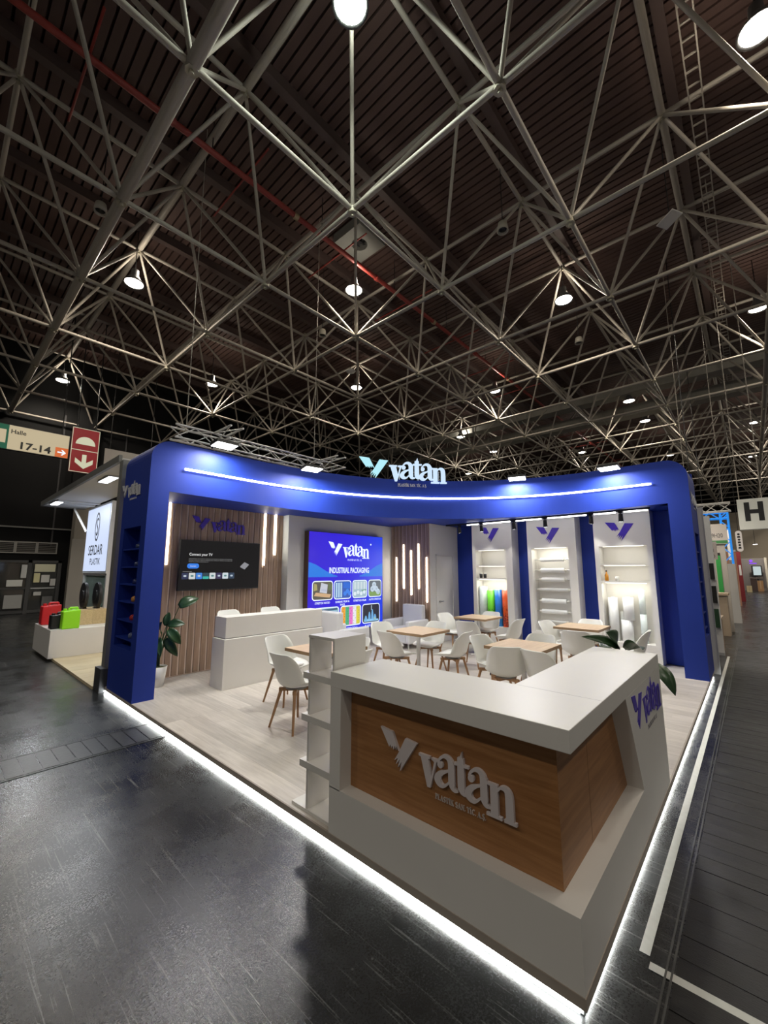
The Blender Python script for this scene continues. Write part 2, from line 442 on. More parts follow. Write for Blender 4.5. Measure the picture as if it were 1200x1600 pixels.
# roof deck with recessed joints
dk = MB(); x = -24.0
while x < 62:
    za, zb = 11.86, 11.97
    dk.add([(x, -16, za), (x + .165, -16, za), (x + .165, 22.8, za), (x, 22.8, za)], [(3, 2, 1, 0)])
    dk.add([(x + .165, -16, za), (x + .165, -16, zb), (x + .165, 22.8, zb), (x + .165, 22.8, za)], [(0, 1, 2, 3)])
    dk.add([(x + .165, -16, zb), (x + .21, -16, zb), (x + .21, 22.8, zb), (x + .165, 22.8, zb)], [(3, 2, 1, 0)])
    dk.add([(x + .21, -16, zb), (x + .21, -16, za), (x + .21, 22.8, za), (x + .21, 22.8, zb)], [(0, 1, 2, 3)])
    x += .21
dk.box(-24, -16, 12.0, 62, 22.8, 12.2)
ceil = dk.build('ceiling', M_DECK); tag(ceil, kind='structure')
M_PURL = mat('brown_purlin', (.075, .048, .042), .6)
for j in range(-5, 8):
    y = 5.65 + 3 * (j - 1) - .0
    B('purlin', M_PURL, ceil, -24, y - .09, 11.6, 62, y + .09, 11.86)

# ---------------------------------------------------------------- space frame
sf = thing('trim_space_frame', (0, 0, 8.58), kind='structure')
LZ, UZ = 8.58, 11.13
def lo(i, j): return V(-.274 + 3 * i, 1.343 + 3 * j, LZ)
def up(i, j): return V(1.226 + 3 * i, 2.843 + 3 * j, UZ)
I0, I1, J0, J1 = -5, 18, -5, 7
tubes = []
for i in range(I0, I1 + 1):
    for j in range(J0, J1 + 1):
        if i < I1: tubes.append((lo(i, j), lo(i + 1, j), .085 if j == -1 else .047))
        if j < J1: tubes.append((lo(i, j), lo(i, j + 1), .095 if i == 0 else .047))
        if i < I1 and j < J1:
            if i < I1 - 1: tubes.append((up(i, j), up(i + 1, j), .07 if j == -1 else .05))
            if j < J1 - 1: tubes.append((up(i, j), up(i, j + 1), .08 if i == 0 else .05))
            for a in (0, 1):
                for b in (0, 1):
                    tubes.append((lo(i + a, j + b), up(i, j), .037))
def pix(p):
    d = Vector(p) - CAM; z = d.dot(_f)
    if z < .2: return None
    return 600 + 636 * d.dot(_r2) / z, 800 - 636 * d.dot(_u2) / z, z
def shown(a, b, r):
    n = 12; L_ = 0; last = None
    for k in range(n + 1):
        q = pix(a.lerp(b, k / n))
        if q is None or not (-5 < q[0] < 1205 and -5 < q[1] < 1605): last = None; continue
        if last is not None: L_ += math.hypot(q[0] - last[0], q[1] - last[1]) * (r * 1272 / q[2])
        last = q
    return L_
tubes = [(shown(*t), t) for t in tubes]
tubes.sort(key=lambda t: -t[0])
unit = MB().cyl((0, 0, 0), (0, 0, 1), 1, 1, 9, False)
ume = bpy.data.meshes.new('tube'); ume.from_pydata(unit.v, [], unit.f); ume.polygons.foreach_set('use_smooth', unit.sm); ume.materials.append(M_STEEL)
for s_, (a, b, r) in tubes[:300]:
    o = link('tube', ume, sf); d = b - a
    o.matrix_parent_inverse = Matrix.Translation(-sf.location)
    o.rotation_mode = 'QUATERNION'
    o.rotation_quaternion = V(0, 0, 1).rotation_difference(d.normalized())
    o.location = a; o.scale = (r, r, d.length)
mb = MB()
for s_, (a, b, r) in tubes[300:]: mb.cyl(a, b, r, r, 6, False)
tag(mb.build('distant_tubes', M_STEEL, sf), kind='stuff')
mb = MB()
for i in range(I0, I1 + 1):
    for j in range(J0, J1 + 1):
        for p, r in ((lo(i, j), .09), (up(i, j), .09)):
            mb.cyl(p - V(0, 0, r), p + V(0, 0, r), r, r * .8, 8, True)
            mb.cyl(p - V(0, 0, r + .05), p - V(0, 0, r), .035, .035, 6, True)
tag(mb.build('ball_nodes', mat('node_steel', (.36, .33, .25), .5, metal=.2), sf), kind='stuff')

# ---------------------------------------------------------------- hall lamps
def lamp(x, y, z, label, m=M_LAMP, power=1.0, col=(1, .92, .80), light=True, r=.24):
    t = thing('high_bay_lamp', (x, y, z), label, 'ceiling lamp', 'high bay lamps in the roof frame')
    MB().lathe([(.0, .42), (.09, .42), (.10, .25), (.17, .14), (r + .03, 0), (r + .03, -.02), (r, 0), (.15, .13), (.0, .2)], (x, y, z), 18).build('reflector', mat('lamp_housing', (.10, .10, .10), .5), t)
    MB().lathe([(.0, .015), (r * .96, .015), (r * .96, .005), (0, -.03)], (x, y, z), 18).build('lens', m, t)
    MB().cyl((x, y, z + .4), (x, y, 11.6), .012, .012, 6).build('hanging_rod', M_BLACK, t)
    if light:
        l = bpy.data.lights.new('lamp_light', 'SPOT'); l.energy = P_LAMP * power; l.color = col; l.shadow_soft_size = r
        l.spot_size = math.radians(168); l.spot_blend = .5
        o = bpy.data.objects.new('lamp_light', l); COL.objects.link(o); o.parent = t; o.location = (0, 0, -.06)
        l2 = bpy.data.lights.new('lamp_spill', 'POINT'); l2.energy = P_SPILL * power; l2.color = col; l2.shadow_soft_size = .12
        o = bpy.data.objects.new('lamp_spill', l2); COL.objects.link(o); o.parent = t; o.location = (0.16, 0, .42)
    return t
HL = 8.115
def lxy(a, b): return (CAM.x + a * HL, CAM.y + b * HL)
LAMPS = [((.40, .439), 'greenish ceiling lamp at the top edge above the blue stand', 1), ((.9315, -.104), 'large pink-glowing ceiling lamp in the top right corner', 0),
         ((.3825, 1.525), 'ceiling lamp above the left column, beside the thick truss tube', 0), ((.9254, .976), 'round ceiling lamp right below the square roof fan', 0),
         ((1.4875, .431), 'ceiling lamp with warm halo right of centre in the truss', 0), ((2.04, -.111), 'ceiling lamp at the right edge below the cable ladder', 0),
         ((.379, 2.637), 'small ceiling lamp in front of the black left wall, above the red sign', 0), ((.931, 2.092), 'ceiling lamp above the aluminium lattice truss', 0),
         ((1.4845, 1.537), 'ceiling lamp above the lit white lettering on top of the stand', 0), ((2.034, .987), 'ceiling lamp beside the far grey ducts, left of the two smaller lamps', 0),
         ((2.7, .456), 'ceiling lamp above the right end of the blue fascia', 0), ((3.148, .449), 'far ceiling lamp just right of and below the one over the blue fascia', 0)]
for (a, b), lb, g in LAMPS:
    xx, yy = lxy(a, b)
    lamp(xx, yy, CAM.z + HL, lb, M_LAMPG if g else M_LAMP, 1.0, (.9, 1, .9) if g else (1, .89, .74))
FAR = [((2.602, 1.553), 'small ceiling lamp between the lit lettering and the far ducts'), ((3.125, 1.552), 'small ceiling lamp just right of and below the one over the lit lettering'),
       ((4.253, .446), 'tiny ceiling lamp directly above the right blue column'), ((3.681, -.106), 'far ceiling lamp over the aisle at the right edge, upper of two'),
       ((4.794, -.092), 'far ceiling lamp over the aisle at the right edge, lower of two'), ((3.677, 2.116), 'tiny far ceiling lamp just above the right end of the lit lettering'),
       ((3.654, .994), 'dim far ceiling lamp above the middle of the right fascia half')]
for (a, b), lb in FAR:
    xx, yy = lxy(a, b); lamp(xx, yy, CAM.z + HL, lb)
ORD = ('first', 'second', 'third', 'fourth', 'fifth', 'sixth', 'seventh', 'eighth')
for i in range(8):  # unseen lamps added to light the aisle, stronger towards its far end
    xx, yy = lxy(-.2 + 1.1 * i, -.66)
    lamp(xx, yy, CAM.z + HL, '%s unseen ceiling lamp added to light the aisle right of the stand' % ORD[i], M_LAMP, 1.0 if i < 4 else 2.2)
for i in range(3):  # unseen lamps, added to carry the hall lighting on past the frame
    xx, yy = lxy(-.75, .0 + .9 * i)
    lamp(xx, yy, CAM.z + HL, '%s unseen ceiling lamp added over the open floor left of the stand' % ORD[i])

# ================================================================ THE STAND: platform
plat = thing('exhibition_platform', (3.6, 3.5, 0), 'low platform with pale laminate plank floor and glowing white edge', 'platform')
B('base_frame', mat('platform_frame', (.30, .27, .24), .6), plat, .07, .07, 0, 7.24, 6.98, .05)
for nm, bx in (('edge_trim', (0, 0, .034, .012, 7.0, PZ)), ('edge_trim', (.012, 0, .034, 7.3, .012, PZ))):
    B(nm, mat('platform_edge', (.36, .31, .26), .55), plat, *bx)
B('light_strip', M_LEDF, plat, .002, .03, .012, .018, 6.96, .028)
B('light_strip', M_LEDF, plat, .03, .0165, .012, 7.28, .0178, .030)
B('strip_channel', M_ALU, plat, .018, .018, .004, .07, 6.98, .032)
B('strip_channel', M_ALU, plat, .07, .018, .004, 7.28, .07, .032)
R0 = random.Random(3)
xw = 7.28 / 36
for i in range(36):
    y = -R0.uniform(.1, 1.1)
    while y < 6.99:
        y1 = y + 1.2
        a, b = max(y, .0125), min(y1, 6.995)
        if b - a > .02:
            zt = PZ - R0.uniform(0, .0003)
            MB().box(.0125 + i * xw, a, .05, (.0125 + (i + 1) * xw - .0008), b - .0008, zt).build('plank', M_PLANK, plat)
        y = y1

# ---------------------------------------------------------------- blue portal
CY, CX = 5.52, 6.385
def curve_pts(off=0.0, n=36):
    """plan of the concave fascia; off > 0 moves towards the visitor."""
    cx, cy = 1.6, 1.2; a, b = CX - cx - off, CY - cy - off
    pts = [(.27, CY - off)] + [(.27 + (1.33) * k / 4, CY - off) for k in range(1, 4)]
    for k in range(n + 1):
        t = PI / 2 * (1 - k / n)
        pts.append((cx + a * math.cos(t), cy + b * math.sin(t)))
    pts += [(CX - off, 1.2 - .8895 * k / 4) for k in range(1, 5)]
    return pts
TOP, SOF = 3.68, 2.935
portal = thing('blue_portal', (3.2, 3.2, PZ), 'tall blue portal with curved fascia spanning two columns around the stand', 'portal')
front, back = curve_pts(0), curve_pts(-.32)
n = len(front)
vs = []
for k in range(n):
    s = k / (n - 1); zb = SOF - .065 * math.sin(PI * s)
    vs += [(*front[k], zb), (*front[k], TOP), (*back[k], TOP), (*back[k], SOF)]
fs = []
for k in range(n - 1):
    a, b = 4 * k, 4 * (k + 1)
    fs += [(a, a + 1, b + 1, b), (a + 1, a + 2, b + 2, b + 1), (a + 2, a + 3, b + 3, b + 2), (a + 3, a, b, b + 3)]
fs += [(3, 2, 1, 0), (4 * n - 4, 4 * n - 3, 4 * n - 2, 4 * n - 1)]
MB().add(vs, fs).build('fascia', M_BLUE, portal)
def col_profile(w=.27, r=.27):
    p = [(0, PZ), (w, PZ), (w, SOF), (w, TOP - .002)]
    for k in range(1, 9):
        t = PI / 2 * k / 8
        if k == 0: continue
        p.append((r - r * math.sin(t), TOP - r + r * math.cos(t)))
    return p
def column(name, mirror):
    """left column stands on the edge X = 0, right one on the edge Y = 0; a tall niche opens on the outer side."""
    mp = (lambda a, b: (a, b)) if not mirror else (lambda a, b: (b, a))
    L0, L1 = (CY, 6.62) if not mirror else (CX - .005, 7.38)
    n0, n1, zb, zt, dp = L0 + .2, L0 + .94 if not mirror else L0 + .78, .72, 2.43, .2
    k = MB()
    def ex(poly, a, b):
        # extrude an (inner, z) profile from a to b along the outer edge
        m = len(poly)
        A = [(*mp(p[0], a), p[1]) for p in poly]; C = [(*mp(p[0], b), p[1]) for p in poly]
        F = [tuple(range(m)), tuple(range(2 * m - 1, m - 1, -1))] + [(i, m + i, m + (i + 1) % m, (i + 1) % m) for i in range(m)]
        if mirror: F = [f[::-1] for f in F]
        k.add(A + C, F)
    W_ = .31 if mirror else .27
    P = col_profile(W_, W_)
    ex(P, L0, n0); ex(P, n1, L1)
    ex([(0, PZ), (W_, PZ), (W_, zb), (0, zb)], n0, n1)
    ex([(0, zt)] + [(W_, zt)] + P[2:], n0, n1)
    ex([(dp, zb), (W_, zb), (W_, zt), (dp, zt)], n0, n1)
    o = k.build(name, M_BLUE, portal)
    for z in (.85, 1.10, 1.36, 1.61, 1.86, 2.12):
        a = mp(.012, n0); b = mp(dp, n1)
        B('shelf', M_BLUE, portal, min(a[0], b[0]), min(a[1], b[1]), z - .02, max(a[0], b[0]), max(a[1], b[1]), z)
    return n0, n1
nl = column('column', False)
nr = column('column', True)
k = MB(); cp = curve_pts(.02); cp = [p for p in cp if p[0] > .46 and p[1] > .52]
cp = [(.46, CY - .02)] + cp + [(CX - .02, .52)]
for i in range(len(cp) - 1): k.cyl((*cp[i], 3.30), (*cp[i + 1], 3.30), .017, .017, 8, True)
k.build('light_strip', M_LED, portal)
M_SIL = mat('silver_letter', (.68, .69, .72), .4)
logo(portal, (0, 6.70, 2.86), (0, -1, 0), (0, 0, 1), .86, .012, M_SIL)
logo(portal, (6.50, 0, 2.86), (1, 0, 0), (0, 0, 1), .80, .012, M_SIL)
# samples in the left niche
cols = [((.03, .05, .12), 'blue'), ((.03, .05, .16), 'navy'), ((.02, .03, .14), 'dark blue'), ((.55, .25, .05), 'orange'), ((.45, .03, .03), 'red'), ((.10, .13, .25), 'slate blue')]
zs = (2.12, 1.86, 1.61, 1.36, 1.10, .85)
rows = ('topmost', 'second', 'third', 'fourth', 'fifth', 'lowest')
for (c, nm), z, rw in zip(cols, zs, rows):
    t = thing('plastic_sample', (.10, 6.02, z), '%s plastic cap sample on the %s shelf of the column niche' % (nm, rw), 'sample', 'plastic samples in the left column niche')
    MB().lathe([(0, 0), (.05, 0), (.055, .03), (.05, .06), (.02, .075), (0, .075)], (.10, 6.02, z), 14).build('cap', mat('sample_' + nm.replace(' ', '_'), c, .35), t)
    MB().lathe([(0, 0), (.03, 0), (.03, .05), (0, .05)], (.11, 5.88, z), 12).build('stopper', mat('sample_' + nm.replace(' ', '_'), c, .35), t)

# soffit, rear walls
sp = [p for p in curve_pts(-.05)]
poly = sp + [(7.4, .31), (7.4, 6.62), (.27, 6.62)]
sof = MB().prism([(x, y) for x, y in poly], (0, 0, SOF), (1, 0, 0), (0, 1, 0), .05).build('ceiling_soffit', M_BLUE)
tag(sof, kind='structure')
wr = MB().box(7.4, .02, PZ, 7.46, 6.62, TOP - .1).build('wall_right', M_BLUE); tag(wr, kind='structure')
wb = MB().box(2.93, 6.35, PZ, 7.4, 6.62, SOF).build('wall_back', M_WALLW); tag(wb, kind='structure')
MB().box(2.922, 6.352, PZ, 2.93, 6.6, SOF).build('end_trim', mat('pale_edge', (.72, .76, .74), .5), wb)
MB().box(2.93, 6.335, PZ, 6.1, 6.35, PZ + .07).build('skirting', M_WALLW, wb)

# TV slat wall
sw = thing('slat_wall', (1.6, 6.56, PZ), 'walnut slat wall behind the wall screen with blue brand lettering', 'slat wall')
B('backing', M_SLATB, sw, .27, 6.565, PZ, 2.922, 6.62, SOF)
x = .30
while x < 2.90:
    MB().box(x, 6.548, PZ + .02, min(x + .085, 2.918), 6.565, SOF).build('slat', M_SLAT, sw); x += .1155
for xx, z0, z1 in ((.672, 1.9, SOF), (2.49, 1.9, SOF), (2.733, 2.115, SOF)):
    B('light_strip', M_LEDW, sw, xx - .017, 6.532, z0, xx + .017, 6.5475, z1)
logo(sw, (1.045, 6.5475, 2.43), (1, 0, 0), (0, 0, 1), 1.01, .02, M_PURPLE, sub=False)

# television
tv = thing('television', (1.58, 6.46, 1.46), 'large black wall screen on the slat wall showing a setup menu', 'television')
bevel(B('housing', M_BLKPL, tv, .835, 6.425, 1.465, 2.325, 6.485, 2.32), .006)
scr = B('screen', mat('black_screen', (.012, .012, .014), .08, emit=.012, ecol=(.5, .45, .45)), tv, .847, 6.4225, 1.485, 2.313, 6.426, 2.308)
B('wall_bracket', M_BLKPL, tv, 1.3, 6.485, 1.7, 1.9, 6.5475, 2.1)
YS = 6.4215
text('Connect your TV', (.99, YS, 2.055), (1, 0, 0), (0, 0, 1), .045, emi('screen_white', (.9, .9, .9), .9), scr, .001, width=.40, bold=.01)
for i in range(3):
    text('Choose how you want to connect your screen to devices and networks'[:66 - 26 * (i == 2)], (.985, YS, 1.995 - .026 * i), (1, 0, 0), (0, 0, 1), .013, emi('screen_grey', (.7, .7, .7), .55), scr, .001, width=.78 if i < 2 else .34)
MB().prism(rrect(0, 0, .20, .085, .04), (.965, YS, 1.835), (1, 0, 0), (0, 0, 1), .001).build('screen_button', emi('screen_blue', (.03, .22, .85), .9), scr)
text('Connect', (1.065, YS - .0012, 1.866), (1, 0, 0), (0, 0, 1), .026, emi('screen_white', (.9, .9, .9), .9), scr, .0005, width=.10, align='CENTER')
text('Connected apps', (.90, YS, 1.778), (1, 0, 0), (0, 0, 1), .016, emi('screen_grey', (.7, .7, .7), .55), scr, .001, width=.15)
tc = [(.02, .03, .09), (.75, .78, .78), (.05, .25, .8), (.02, .06, .08), (.75, .8, .82), (.04, .03, .10), (.75, .85, .9), (.02, .05, .10)]
for i, c in enumerate(tc):
    x0 = .885 + i * .118
    MB().prism(rrect(0, 0, .108, .108, .012), (x0, YS, 1.655), (1, 0, 0), (0, 0, 1), .001).build('screen_tile', emi('tile_%d' % i, c, .8), scr)
    dk_ = c[1] > .5
    MB().prism(rrect(.03, .04, .078, .07, .012) if i != 3 else rrect(0, 0, .108, .045, .012), (x0, YS - .0012, 1.655), (1, 0, 0), (0, 0, 1), .0005).build('tile_icon', emi('icon_%d' % i, (.1, .3, .3) if dk_ else ((.05, .6, .5) if i == 3 else (.7, .8, .9)), .7), scr)
MB().hexa([(1.93, YS, 1.86), (2.02, YS, 1.82), (2.10, YS, 1.90), (2.01, YS, 1.94), (1.93, YS - .001, 1.88), (2.02, YS - .001, 1.84), (2.10, YS - .001, 1.915), (2.01, YS - .001, 1.955)]).build('device_picture', emi('screen_device', (.5, .5, .55), .5), scr)

# illuminated poster box
pb = thing('lightbox_poster', (4.48, 6.28, .46), 'large blue backlit poster box reading INDUSTRIAL PACKAGING with seven product pictures', 'poster')
PX0, PX1, PZ0, PZ1, PY = 3.325, 5.635, .467, 2.632, 6.20
bevel(B('wooden_box', mat('dark_walnut_box', (.10, .055, .035), .5), pb, PX0, PY + .006, PZ0, PX1, 6.348, PZ1), .004)
def poster_panel():
    m = bpy.data.materials.new('backlit_blue_print'); m.use_nodes = True
    nt = m.node_tree; N = nt.nodes.new; L = nt.links.new
    b = nt.nodes['Principled BSDF']; b.inputs['Base Color'].default_value = (.01, .01, .03, 1); b.inputs['Roughness'].default_value = .35
    tc = N('ShaderNodeTexCoord'); sx = N('ShaderNodeSeparateXYZ'); L(tc.outputs['Generated'], sx.inputs[0])
    cr = N('ShaderNodeValToRGB'); L(sx.outputs['X'], cr.inputs[0])
    cr.color_ramp.elements[0].color = (.030, .006, .62, 1); cr.color_ramp.elements[1].color = (.016, .055, .80, 1)
    e = cr.color_ramp.elements.new(.5); e.color = (.022, .010, .72, 1)
    L(cr.outputs[0], b.inputs['Emission Color']); b.inputs['Emission Strength'].default_value = 1.0
    return m
B('printed_panel', poster_panel(), pb, PX0 + .012, PY, PZ0 + .012, PX1 - .012, PY + .006, PZ1 - .012)
W1 = emi('print_white', (.80, .90, 1.0), 1.15)
def sweep(mirror):
    pts = []
    fx = (lambda u: PX0 + .012 + u) if not mirror else (lambda u: PX1 - .012 - u)
    up_ = [(0, 1.98), (.2, 1.92), (.45, 1.80), (.65, 1.72), (.8, 1.68)]; dn = [(.8, 1.66), (.5, 1.66), (.2, 1.66), (0, 1.66)]
    return [(fx(u) - PX0, z) for u, z in up_ + dn]
for q, mm in enumerate((False, True)):
    MB().prism(sweep(mm), (PX0, PY - .0006, 0), (1, 0, 0), (0, 0, 1), .0006).build('printed_sweep', emi('print_sweep', (.01, .19, .75), 1.0), pb)
logo(pb, (3.86, PY - .001, 2.02), (1, 0, 0), (0, 0, 1), 1.28, .001, W1)
MB().prism(disc(0, 0, .022, 10), (5.20, PY - .001, 2.42), (1, 0, 0), (0, 0, 1), .001).build('trade_mark_dot', W1, pb)
text('INDUSTRIAL PACKAGING', (3.90, PY - .001, 1.745), (1, 0, 0), (0, 0, 1), .125, W1, pb, .001, width=1.24, bold=.022)
pics = [('STRETCH HOOD', 3.44, 4.01, 1.17, 1.58), ('SHRINK FILM & BAGS', 4.04, 4.56, 1.17, 1.58), ('STRETCH FILM', 4.60, 5.08, 1.17, 1.58), ('AUTO STRETCH', 5.12, 5.58, 1.17, 1.58),
        ('FLEXIBLE FILM', 3.49, 4.20, .57, 1.02), ('MASTERBATCH & COMPOUND', 4.24, 4.88, .57, 1.02), ('PLASTICIZERS', 4.92, 5.52, .57, 1.02)]
CO = lambda *a: [emi('print_%d_%d_%d' % tuple(int(100 * q) for q in c), c, 1.0) for c in a]
for i, (cap, x0, x1, z0, z1) in enumerate(pics):
    w_, h_ = x1 - x0, z1 - z0
    MB().prism(rrect(0, 0, w_, h_, .07), (x0, PY - .001, z0), (1, 0, 0), (0, 0, 1), .001).build('picture_frame', W1, pb)
    base = [(.10, .09, .07), (.03, .10, .45), (.35, .50, .60), (.10, .13, .16), (.30, .50, .62), (.5, .5, .5), (.02, .02, .035)][i]
    pic = MB().prism(rrect(.02, .02, w_ - .02, h_ - .02, .055), (x0, PY - .002, z0), (1, 0, 0), (0, 0, 1), .001).build('picture', emi('print_base_%d' % i, base, 1.0), pb)
    o3 = (x0, PY - .0032, z0)
    def bit(poly, c, o=o3): MB().prism(poly, o, (1, 0, 0), (0, 0, 1), .0006).build('printed_shape', emi('print_%d_%d_%d' % tuple(int(100 * q) for q in c), c, 1.0), pic)
    if i == 0:
        bit([(.20, .17), (.40, .14), (.42, .33), (.24, .37)], (.55, .58, .66)); bit([(.05, .10), (.48, .05), (.52, .12), (.10, .17)], (.62, .40, .22))
        bit([(.04, .20), (.14, .22), (.12, .34), (.05, .36)], (.40, .36, .14)); bit([(.44, .20), (.54, .22), (.53, .34), (.44, .36)], (.12, .16, .07)); bit([(.24, .20), (.38, .18), (.39, .22), (.25, .24)], (.2, .25, .5))
    elif i == 1:
        for q in range(3): bit([(.05 + .07 * q, .04), (.10 + .07 * q, .04), (.10 + .07 * q, .36), (.05 + .07 * q, .36)], (.45, .65, .80))
        for q in range(3): bit(disc(.33 + .07 * q, .12 + .05 * (q % 2), .05), (.04, .22, .80))
        bit([(.28, .24), (.49, .22), (.49, .36), (.28, .37)], (.02, .14, .65))
    elif i == 2:
        for q in range(4): bit([(.05 + .10 * q, .20), (.12 + .10 * q, .20), (.12 + .10 * q, .37), (.05 + .10 * q, .37)], (.60, .70, .74))
        for q in range(4): bit(disc(.08 + .10 * q, .10 + .03 * (q % 2), .045), (.72, .82, .88))
        bit([(.30, .15), (.46, .17), (.46, .19), (.30, .18)], (.14, .32, .18))
    elif i == 3:
        bit([(.03, .03), (.43, .03), (.43, .10), (.03, .14)], (.20, .34, .10))
        for q, (a, b) in enumerate(((.14, .19), (.27, .19), (.20, .29), (.34, .12))): bit(disc(a, b, .07), (.55, .66, .78)); bit(disc(a, b, .03), (.32, .42, .52))
    elif i == 4:
        bit([(.03, .36), (.66, .38), (.66, .42), (.03, .40)], (.03, .09, .16)); bit([(.12, .36), (.20, .30), (.45, .16), (.42, .14), (.16, .28)], (.03, .06, .10))
        for q in range(3): bit([(.05, .08 + .08 * q), (.64, .11 + .08 * q), (.64, .125 + .08 * q), (.05, .095 + .08 * q)], (.55, .78, .88))
    elif i == 5:
        for q, c in enumerate(((.85, .36, .03), (.06, .42, .20), (.80, .18, .58), (.80, .80, .88), (.70, .62, .05))):
            ww = .56 / 5; bit([(.04 + ww * q, .03), (.035 + ww * (q + 1), .03), (.035 + ww * (q + 1), .42), (.04 + ww * q, .42)], c)
            for s in range(7): bit(disc(.04 + ww * q + R0.uniform(.02, ww - .02), .05 + .055 * s, .012, 6), tuple(x * .55 for x in c), (x0, PY - .004, z0))
    else:
        for a, h, r in ((.12, .18, .05), (.24, .26, .045), (.34, .31, .04), (.43, .20, .055)):
            bit([(a - r, .05), (a + r, .05), (a + r * .8, h * .7), (a + .015, h), (a - .015, h), (a - r * .8, h * .7)], (.16, .42, .75))
        bit([(.06, .04), (.55, .04), (.55, .08), (.06, .10)], (.30, .60, .85)); bit(disc(.42, .09, .03), (.65, .65, .05)); bit([(.30, .30), (.32, .30), (.32, .41), (.30, .41)], (.5, .65, .75))
    parts_ = [cap] if len(cap) < 14 else [cap[:cap.rfind(' ', 0, 14)], cap[cap.rfind(' ', 0, 14) + 1:]]
    for q, s in enumerate(parts_):
        text(s, ((x0 + x1) / 2, PY - .001, z0 - .075 - .065 * q), (1, 0, 0), (0, 0, 1), .042, W1, pb, .001, align='CENTER', width=min(.034 * len(s), .42), bold=.02)

# storage closet
wc = MB().box(6.14, 5.12, PZ, 7.4, 5.17, SOF).add([], []).build('wall_closet', M_WALLW); tag(wc, kind='structure')
MB().box(6.14, 5.17, PZ, 6.19, 6.35, SOF).build('side_panel', M_WALLW, wc)
s2 = thing('slat_wall', (6.12, 5.75, PZ), 'narrow slat wall on the closet side with five glowing vertical strips', 'slat wall')
B('backing', M_SLATB, s2, 6.128, 5.12, PZ, 6.14, 6.34, SOF)
y = 5.12
while y < 6.32:
    MB().box(6.110, y, PZ + .02, 6.128, min(y + .086, 6.345), SOF).build('slat', M_SLAT, s2); y += .1205
for yy, z0, z1 in ((6.146, 1.03, 2.13), (5.906, 1.35, 2.45), (5.668, 1.20, 2.295), (5.434, 1.36, 2.447), (5.194, 1.05, 2.115)):
    B('light_strip', M_LEDW, s2, 6.094, yy - .014, z0, 6.1095, yy + .014, z1)
dr = thing('door_1', (6.75, 5.115, PZ), kind='structure')
B('door_leaf', M_WALLW, dr, 6.415, 5.105, PZ + .01, 7.10, 5.119, 2.15)
for bx in ((6.375, 5.095, PZ, 6.408, 5.119, 2.19), (7.107, 5.095, PZ, 7.14, 5.119, 2.19), (6.375, 5.095, 2.157, 7.14, 5.119, 2.19)):
    B('door_frame', M_WALLW, dr, *bx)
hd = MB().cyl((6.49, 5.104, 1.05), (6.49, 5.06, 1.05), .022, .022, 12).cyl((6.49, 5.06, 1.05), (6.60, 5.055, 1.05), .011, .011, 10).build('door_handle', M_CHROME, dr)
B('hinge', M_CHROME, dr, 7.095, 5.098, 1.78, 7.11, 5.105, 1.90)

# ---------------------------------------------------------------- three display panels
def display(y0, y1, ny0, ny1, nz0, nz1, label, shelves, emz, emy):
    t = thing('display_unit', (7.2, (y0 + y1) / 2, PZ), label, 'display panel', 'white display panels on the blue rear wall')
    X0, X1 = 7.04, 7.398
    k = MB()
    k.box(X0, y0, PZ, X1, ny0, SOF).box(X0, ny1, PZ, X1, y1, SOF).box(X0, ny0, nz1, X1, ny1, SOF).box(X0, ny0, PZ, X1, ny1, nz0).box(X1 - .03, ny0, nz0, X1, ny1, nz1)
    k.build('body', M_WHITE, t)
    for z in shelves: B('shelf', M_WHITE, t, X0 + .03, ny0, z - .03, X1 - .03, ny1, z)
    logo(t, (X0, emy + .25, emz), (0, -1, 0), (0, 0, 1), .50, .008, M_PURPLE, mark_only=True)
    for q, zt in enumerate([nz1] + [z - .03 for z in shelves]):
        B('niche_light', M_LEDN, t, X0 + .036, ny0 + .06, zt - .010, X0 + .046, ny1 - .06, zt - .001)
        l = bpy.data.lights.new('niche_glow', 'AREA'); l.shape = 'RECTANGLE'; l.size = .05; l.size_y = ny1 - ny0 - .1; l.energy = P_NICHE * (1.0 if shelves and q < 2 else 2.6); l.color = (1, .97, .84)
        o = bpy.data.objects.new('niche_glow', l); COL.objects.link(o); o.parent = t; o.location = (X0 + .07 - 7.2, 0, zt - .013 - PZ); o.rotation_euler = (0, math.radians(-12), 0)
    return t
display(3.441, 4.476, 3.60, 4.385, .50, 2.28, 'white display panel left of three, with coloured film rolls in its niche', (1.93, 1.615), 2.47, 3.995)
d2 = display(2.037, 3.074, 2.20, 2.985, .50, 2.285, 'white display panel in the middle, with white rolls on seven rods', (), 2.38, 2.60)
display(.692, 1.686, .78, 1.605, .44, 2.27, 'white display panel right of three, with tall white film rolls', (1.925, 1.59), 2.37, 1.21)
M_FILM = mat('white_film_roll', (.80, .81, .80), .35)
M_FILMC = mat('clear_film_roll', (.68, .76, .75), .25, var=.15, vscale=18)
ords = ('topmost', 'second', 'third', 'fourth', 'fifth', 'sixth', 'lowest')
for q, z in enumerate((2.03, 1.80, 1.60, 1.385, 1.14, .915, .71)):
    t = thing('film_roll_on_rod', (7.2, 2.6, z), 'white film roll on the %s rod of the middle display panel' % ords[q], 'film roll', 'film rolls on rods')
    MB().cyl((7.2, 2.985, z), (7.2, 2.20, z), .012, .012, 8).build('rod', M_CHROME, t)
    hw = (.25, .25, .24, .30, .26, .27, .22)[q]; r = (.045, .05, .042, .03, .05, .045, .02)[q]
    MB().cyl((7.2, 2.60 + hw, z), (7.2, 2.60 - hw, z), r, r, 16).build('roll', M_FILM, t)
    MB().cyl((7.2, 2.60 + hw + .05, z), (7.2, 2.60 - hw - .05, z), .02, .02, 10).build('core', mat('roll_core', (.75, .74, .68), .6), t)
